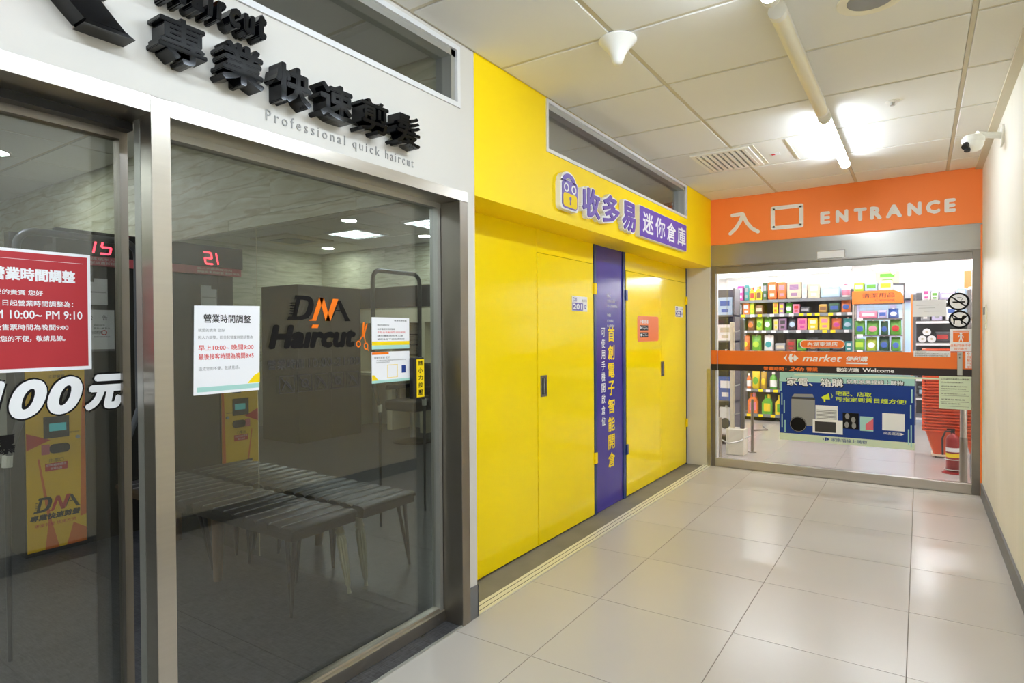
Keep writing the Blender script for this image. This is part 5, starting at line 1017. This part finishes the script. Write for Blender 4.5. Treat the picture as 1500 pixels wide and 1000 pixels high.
row([('flat', 1332, 1350, .16, 'dark grey', 'grey'), ('flat', 1352, 1372, .16, 'grey', 'white'), ('flat', 1374, 1394, .14, 'white', 'grey')], RY, 0.95, 'low on the side rack above the band', rx, 1)
row([('flat', 1330, 1345, .15, 'dark grey', 'white'), ('flat', 1346, 1362, .15, 'mauve', 'white')], RY, 0.70, 'on the side rack just under the band', rx, 1); row([('flat', 1330, 1345, .15, 'dark grey', 'pale blue'), ('flat', 1346, 1362, .15, 'dark grey', 'beige')], RY, 0.42, 'on the lower shelf of the side rack', rx, 1)
hb = thing('hanging_board', 'orange board on the far right above the side rack', 'sign', (2.9, 12.2, 2.2)); part('board', 'orange_vinyl', hb, lambda b: box(b, 2.42, 3.1, 12.2, 12.23, 2.06, 2.36)); part('stripe', 'print_yellow', hb, lambda b: prism(b, ('F', 12.2), [(2.66, 2.36), (2.74, 2.36), (2.86, 2.06), (2.78, 2.06)], 0, 0.002)); part('support', 'shelf_metal', hb, lambda b: [box(b, 2.5, 2.53, 12.23, 12.26, 0, 2.36), box(b, 3.0, 3.03, 12.23, 12.26, 0, 2.36)])
# racks along the rear
for i, (x0, x1, yy) in enumerate(((-2.8, -0.2, 13.4), (0.2, 2.6, 13.8), (2.9, 4.5, 14.0))):
    t = thing('rear_rack', ('low lilac grey freezer cabinet behind the long rack at the left', 'low lilac grey freezer cabinet behind the middle of the racks', 'low lilac grey freezer cabinet at the far right')[i], 'freezer', ((x0+x1)/2, yy, 0)); part('body', 'pack_lilac', t, lambda b: box(b, x0, x1, yy, yy+0.6, 0.0, 2.0, 0.01)); part('canopy', 'pack_grey', t, lambda b: box(b, x0, x1, yy-0.25, yy+0.6, 2.01, 2.28, 0.01)); part('door_panel', 'pack_pale_blue', t, lambda b: [box(b, x0+0.05+k*(x1-x0)/4, x0-0.05+(k+1)*(x1-x0)/4, yy-0.02, yy-0.001, 0.2, 1.95) for k in range(4)])
# security gate and posts near the door
gt = thing('security_gate', 'cream anti theft gate post just inside the glass door at the left', 'gate', (0.1, 7.3, 0))
part('post', 'cabinet_cream', gt, lambda b: box(b, 0.0, 0.045, 7.28, 7.34, 0, 1.52, 0.01)); part('post', 'grey_tube', gt, lambda b: box(b, 0.11, 0.155, 7.28, 7.34, 0, 1.56, 0.01)); part('foot', 'rail_beige', gt, lambda b: box(b, -0.03, 0.17, 7.22, 7.40, 0, 0.30, 0.01))
for z in (0.45, 0.78, 1.1, 1.4): part('cross_bar', 'aluminium', gt, lambda b: tube(b, [(0.04, 7.31, z), (0.12, 7.31, z+0.03)], 0.007, 8))
gr = thing('guard_rail', 'low steel guard rail with curved bar beside the anti theft gate', 'rail', (0.2, 7.0, 0))
part('post', 'brushed_steel', gr, lambda b: tube(b, [(-0.04, 7.0, 0), (-0.04, 7.0, 0.45)], 0.022, 14), smooth=True); part('post', 'dull_steel', gr, lambda b: [tube(b, [(0.20, 7.5, 0), (0.20, 7.5, 0.62)], 0.016, 12), lathe(b, [(0.045, 0), (0.045, 0.008)], 14, (0.20, 7.5, 0))], smooth=True)
part('bar', 'aluminium', gr, lambda b: tube(b, [(-0.03, 7.02, 0.20), (0.06, 6.98, 0.17), (0.14, 7.1, 0.18), (0.19, 7.45, 0.2)], 0.008, 8), smooth=True); part('bar', 'dull_steel', gr, lambda b: tube(b, [(0.20, 7.5, 0.26), (0.34, 7.62, 0.26), (0.24, 7.9, 0.26)], 0.012, 8), smooth=True)
lr = thing('news_rack', 'narrow rack with coloured leaflets at the left end of the glass door', 'rack', (-0.25, 7.9, 0))
part('back_panel', 'shelf_back', lr, lambda b: box(b, -0.62, -0.08, 8.1, 8.12, 0, 1.95))
for z in (0.12, 0.55, 0.98, 1.30, 1.62): part('shelf_board', 'shelf_metal', lr, lambda b: box(b, -0.62, -0.08, 7.85, 8.1, z-0.02, z))
for x in (-0.62, -0.10): part('upright', 'shelf_metal', lr, lambda b: box(b, x, x+0.02, 7.85, 8.1, 0, 1.95))
for i, (z, c1, c2, kd, h_) in enumerate(((1.62, 'pale blue', 'blue', 'carton', .22), (1.30, 'white', 'beige', 'carton', .20), (0.98, 'orange', 'red', 'pouch', .20), (0.55, 'blue', 'white', 'carton', .3), (0.12, 'white', 'dark grey', 'pouch', .34))):
    product(kd, -0.30, -0.11, 7.87, z, h_, c1, c2, '%s %s with %s print on %s board of leaflet rack' % (c1, KW[kd], c2, ('top', 'second', 'third', 'fourth', 'bottom')[i]), 'articles on the leaflet rack')
# orange baskets
def basket_meshes():
    out = []
    def body(b):
        sec = [(0.130, 0.0), (0.150, 0.06), (0.205, 0.26)]; prev = None
        for hw, z in sec:
            pts = [(b.verts.new((u, v, z))) for u, v in rrect(-hw, hw, -hw*0.78, hw*0.78, 0.03, 3)]
            if prev:
                n = len(pts)
                for i in range(n): b.faces.new((prev[i], prev[(i+1) % n], pts[(i+1) % n], pts[i]))
            else: b.faces.new(pts[::-1])
            prev = pts
    def rim(b):
        o = rrect(-0.236, 0.236, -0.186, 0.186, 0.04, 4); q = rrect(-0.205, 0.205, -0.160, 0.160, 0.03, 4); n = len(o)
        for z0, z1 in ((0.258, 0.271),):
            A_ = [b.verts.new((u, v, z0)) for u, v in o]; B_ = [b.verts.new((u, v, z1)) for u, v in o]; D_ = [b.verts.new((u, v, z1)) for u, v in q]; E_ = [b.verts.new((u, v, z0)) for u, v in q]
            for i in range(n):
                j = (i+1) % n
                b.faces.new((A_[i], A_[j], B_[j], B_[i])); b.faces.new((B_[i], B_[j], D_[j], D_[i])); b.faces.new((D_[i], D_[j], E_[j], E_[i])); b.faces.new((E_[i], E_[j], A_[j], A_[i]))
    for nm, f in (('basket_body', body), ('rim', rim)):
        b = B(); f(b); solid(b); me = bpy.data.meshes.new(nm); b.to_mesh(me); b.free(); me.materials.append(M['basket_orange']); out.append(me)
    return out
bme, rme = basket_meshes()
def basket_stack(x, y, n, where, z0=0.04):
    for i in range(n):
        o = bpy.data.objects.new('shopping_basket', None); C.objects.link(o); o.location = (x, y, z0+i*0.033)
        pos = 'lowest' if i == 0 else ('topmost' if i == n-1 else None)
        tag(o, ('%s orange basket of the %s stack' % (pos, where)) if pos else 'orange basket nested within the %s stack' % where, 'basket', 'orange shopping baskets nested in the %s stack' % where)
        piece('basket_body', bme, o, (0, 0, 0)); piece('rim', rme, o, (0, 0, 0))
basket_stack(2.085, 8.35, 28, 'larger left'); basket_stack(2.42, 7.75, 20, 'right hand')
for x, y, wv in ((2.085, 8.35, 'left'), (2.42, 7.75, 'right')):
    t = thing('basket_dolly', 'low grey base under the %s basket stack' % wv, 'dolly', (x, y, 0)); part('plate', 'rail_beige', t, lambda b: box(b, x-0.15, x+0.15, y-0.13, y+0.13, 0.018, 0.039, 0.005))
    for dx in (-0.11, 0.11):
        for dy in (-0.09, 0.09): part('wheel', 'black_plastic', t, lambda b: tube(b, [(x+dx-0.008, y+dy, 0.010), (x+dx+0.008, y+dy, 0.010)], 0.0095, 10))
fe = thing('fire_extinguisher', 'red fire extinguisher in a wire stand behind the right door post', 'extinguisher', (2.10, 7.42, 0))
fx, fy = 2.10, 7.42
part('cylinder', 'extinguisher_red', fe, lambda b: lathe(b, [(0.048, 0.02), (0.056, 0.03), (0.056, 0.33), (0.045, 0.365), (0.02, 0.385), (0.018, 0.40)], 24, (fx, fy, 0)), smooth=True)
part('valve', 'dark_metal', fe, lambda b: [box(b, fx-0.015, fx+0.015, fy-0.015, fy+0.015, 0.39, 0.425), box(b, fx-0.05, fx+0.02, fy-0.008, fy+0.008, 0.425, 0.437)])
part('hose', 'black_plastic', fe, lambda b: tube(b, [(fx-0.01, fy, 0.41), (fx-0.06, fy-0.02, 0.41), (fx-0.085, fy-0.03, 0.34), (fx-0.082, fy-0.03, 0.18)], 0.009, 8), smooth=True)
part('label_plate', 'print_white', fe, lambda b: tube(b, [(fx, fy, 0.215), (fx, fy, 0.255)], 0.0566, 24)); part('label_plate', 'print_yellow', fe, lambda b: tube(b, [(fx, fy, 0.16), (fx, fy, 0.20)], 0.0566, 24))
part('stand_ring', 'aluminium', fe, lambda b: [tube(b, [(fx+0.068*math.cos(a*PI/10), fy+0.068*math.sin(a*PI/10), z) for a in range(21)], 0.004, 6) for z in (0.04, 0.14)]); part('stand_base', 'extinguisher_red', fe, lambda b: lathe(b, [(0.09, 0), (0.09, 0.008), (0.06, 0.018)], 24, (fx, fy, 0)), smooth=True)
po2 = thing('barrier_post', 'brushed steel barrier post just behind the right end of the glass door', 'post', (2.165, 7.0, 0))
part('tube', 'brushed_steel', po2, lambda b: tube(b, [(2.165, 7.0, 0), (2.165, 7.0, 1.0)], 0.028, 18), smooth=True); part('sleeve', 'dull_steel', po2, lambda b: tube(b, [(2.165, 7.0, 0.0), (2.165, 7.0, 0.42)], 0.031, 18), smooth=True)
um = thing('umbrella_bag', 'grey folded umbrella bag holder in the corner behind the post', 'bag', (2.26, 7.2, 0)); part('bag', 'grey_plastic', um, lambda b: lathe(b, [(0.045, 0.0), (0.05, 0.2), (0.03, 0.32), (0.004, 0.40)], 12, (2.275, 7.25, 0)), smooth=True); part('handle', 'print_white', um, lambda b: tube(b, [(2.275, 7.25, 0.38), (2.275, 7.25, 0.50)], [0.016, 0.006], 8))
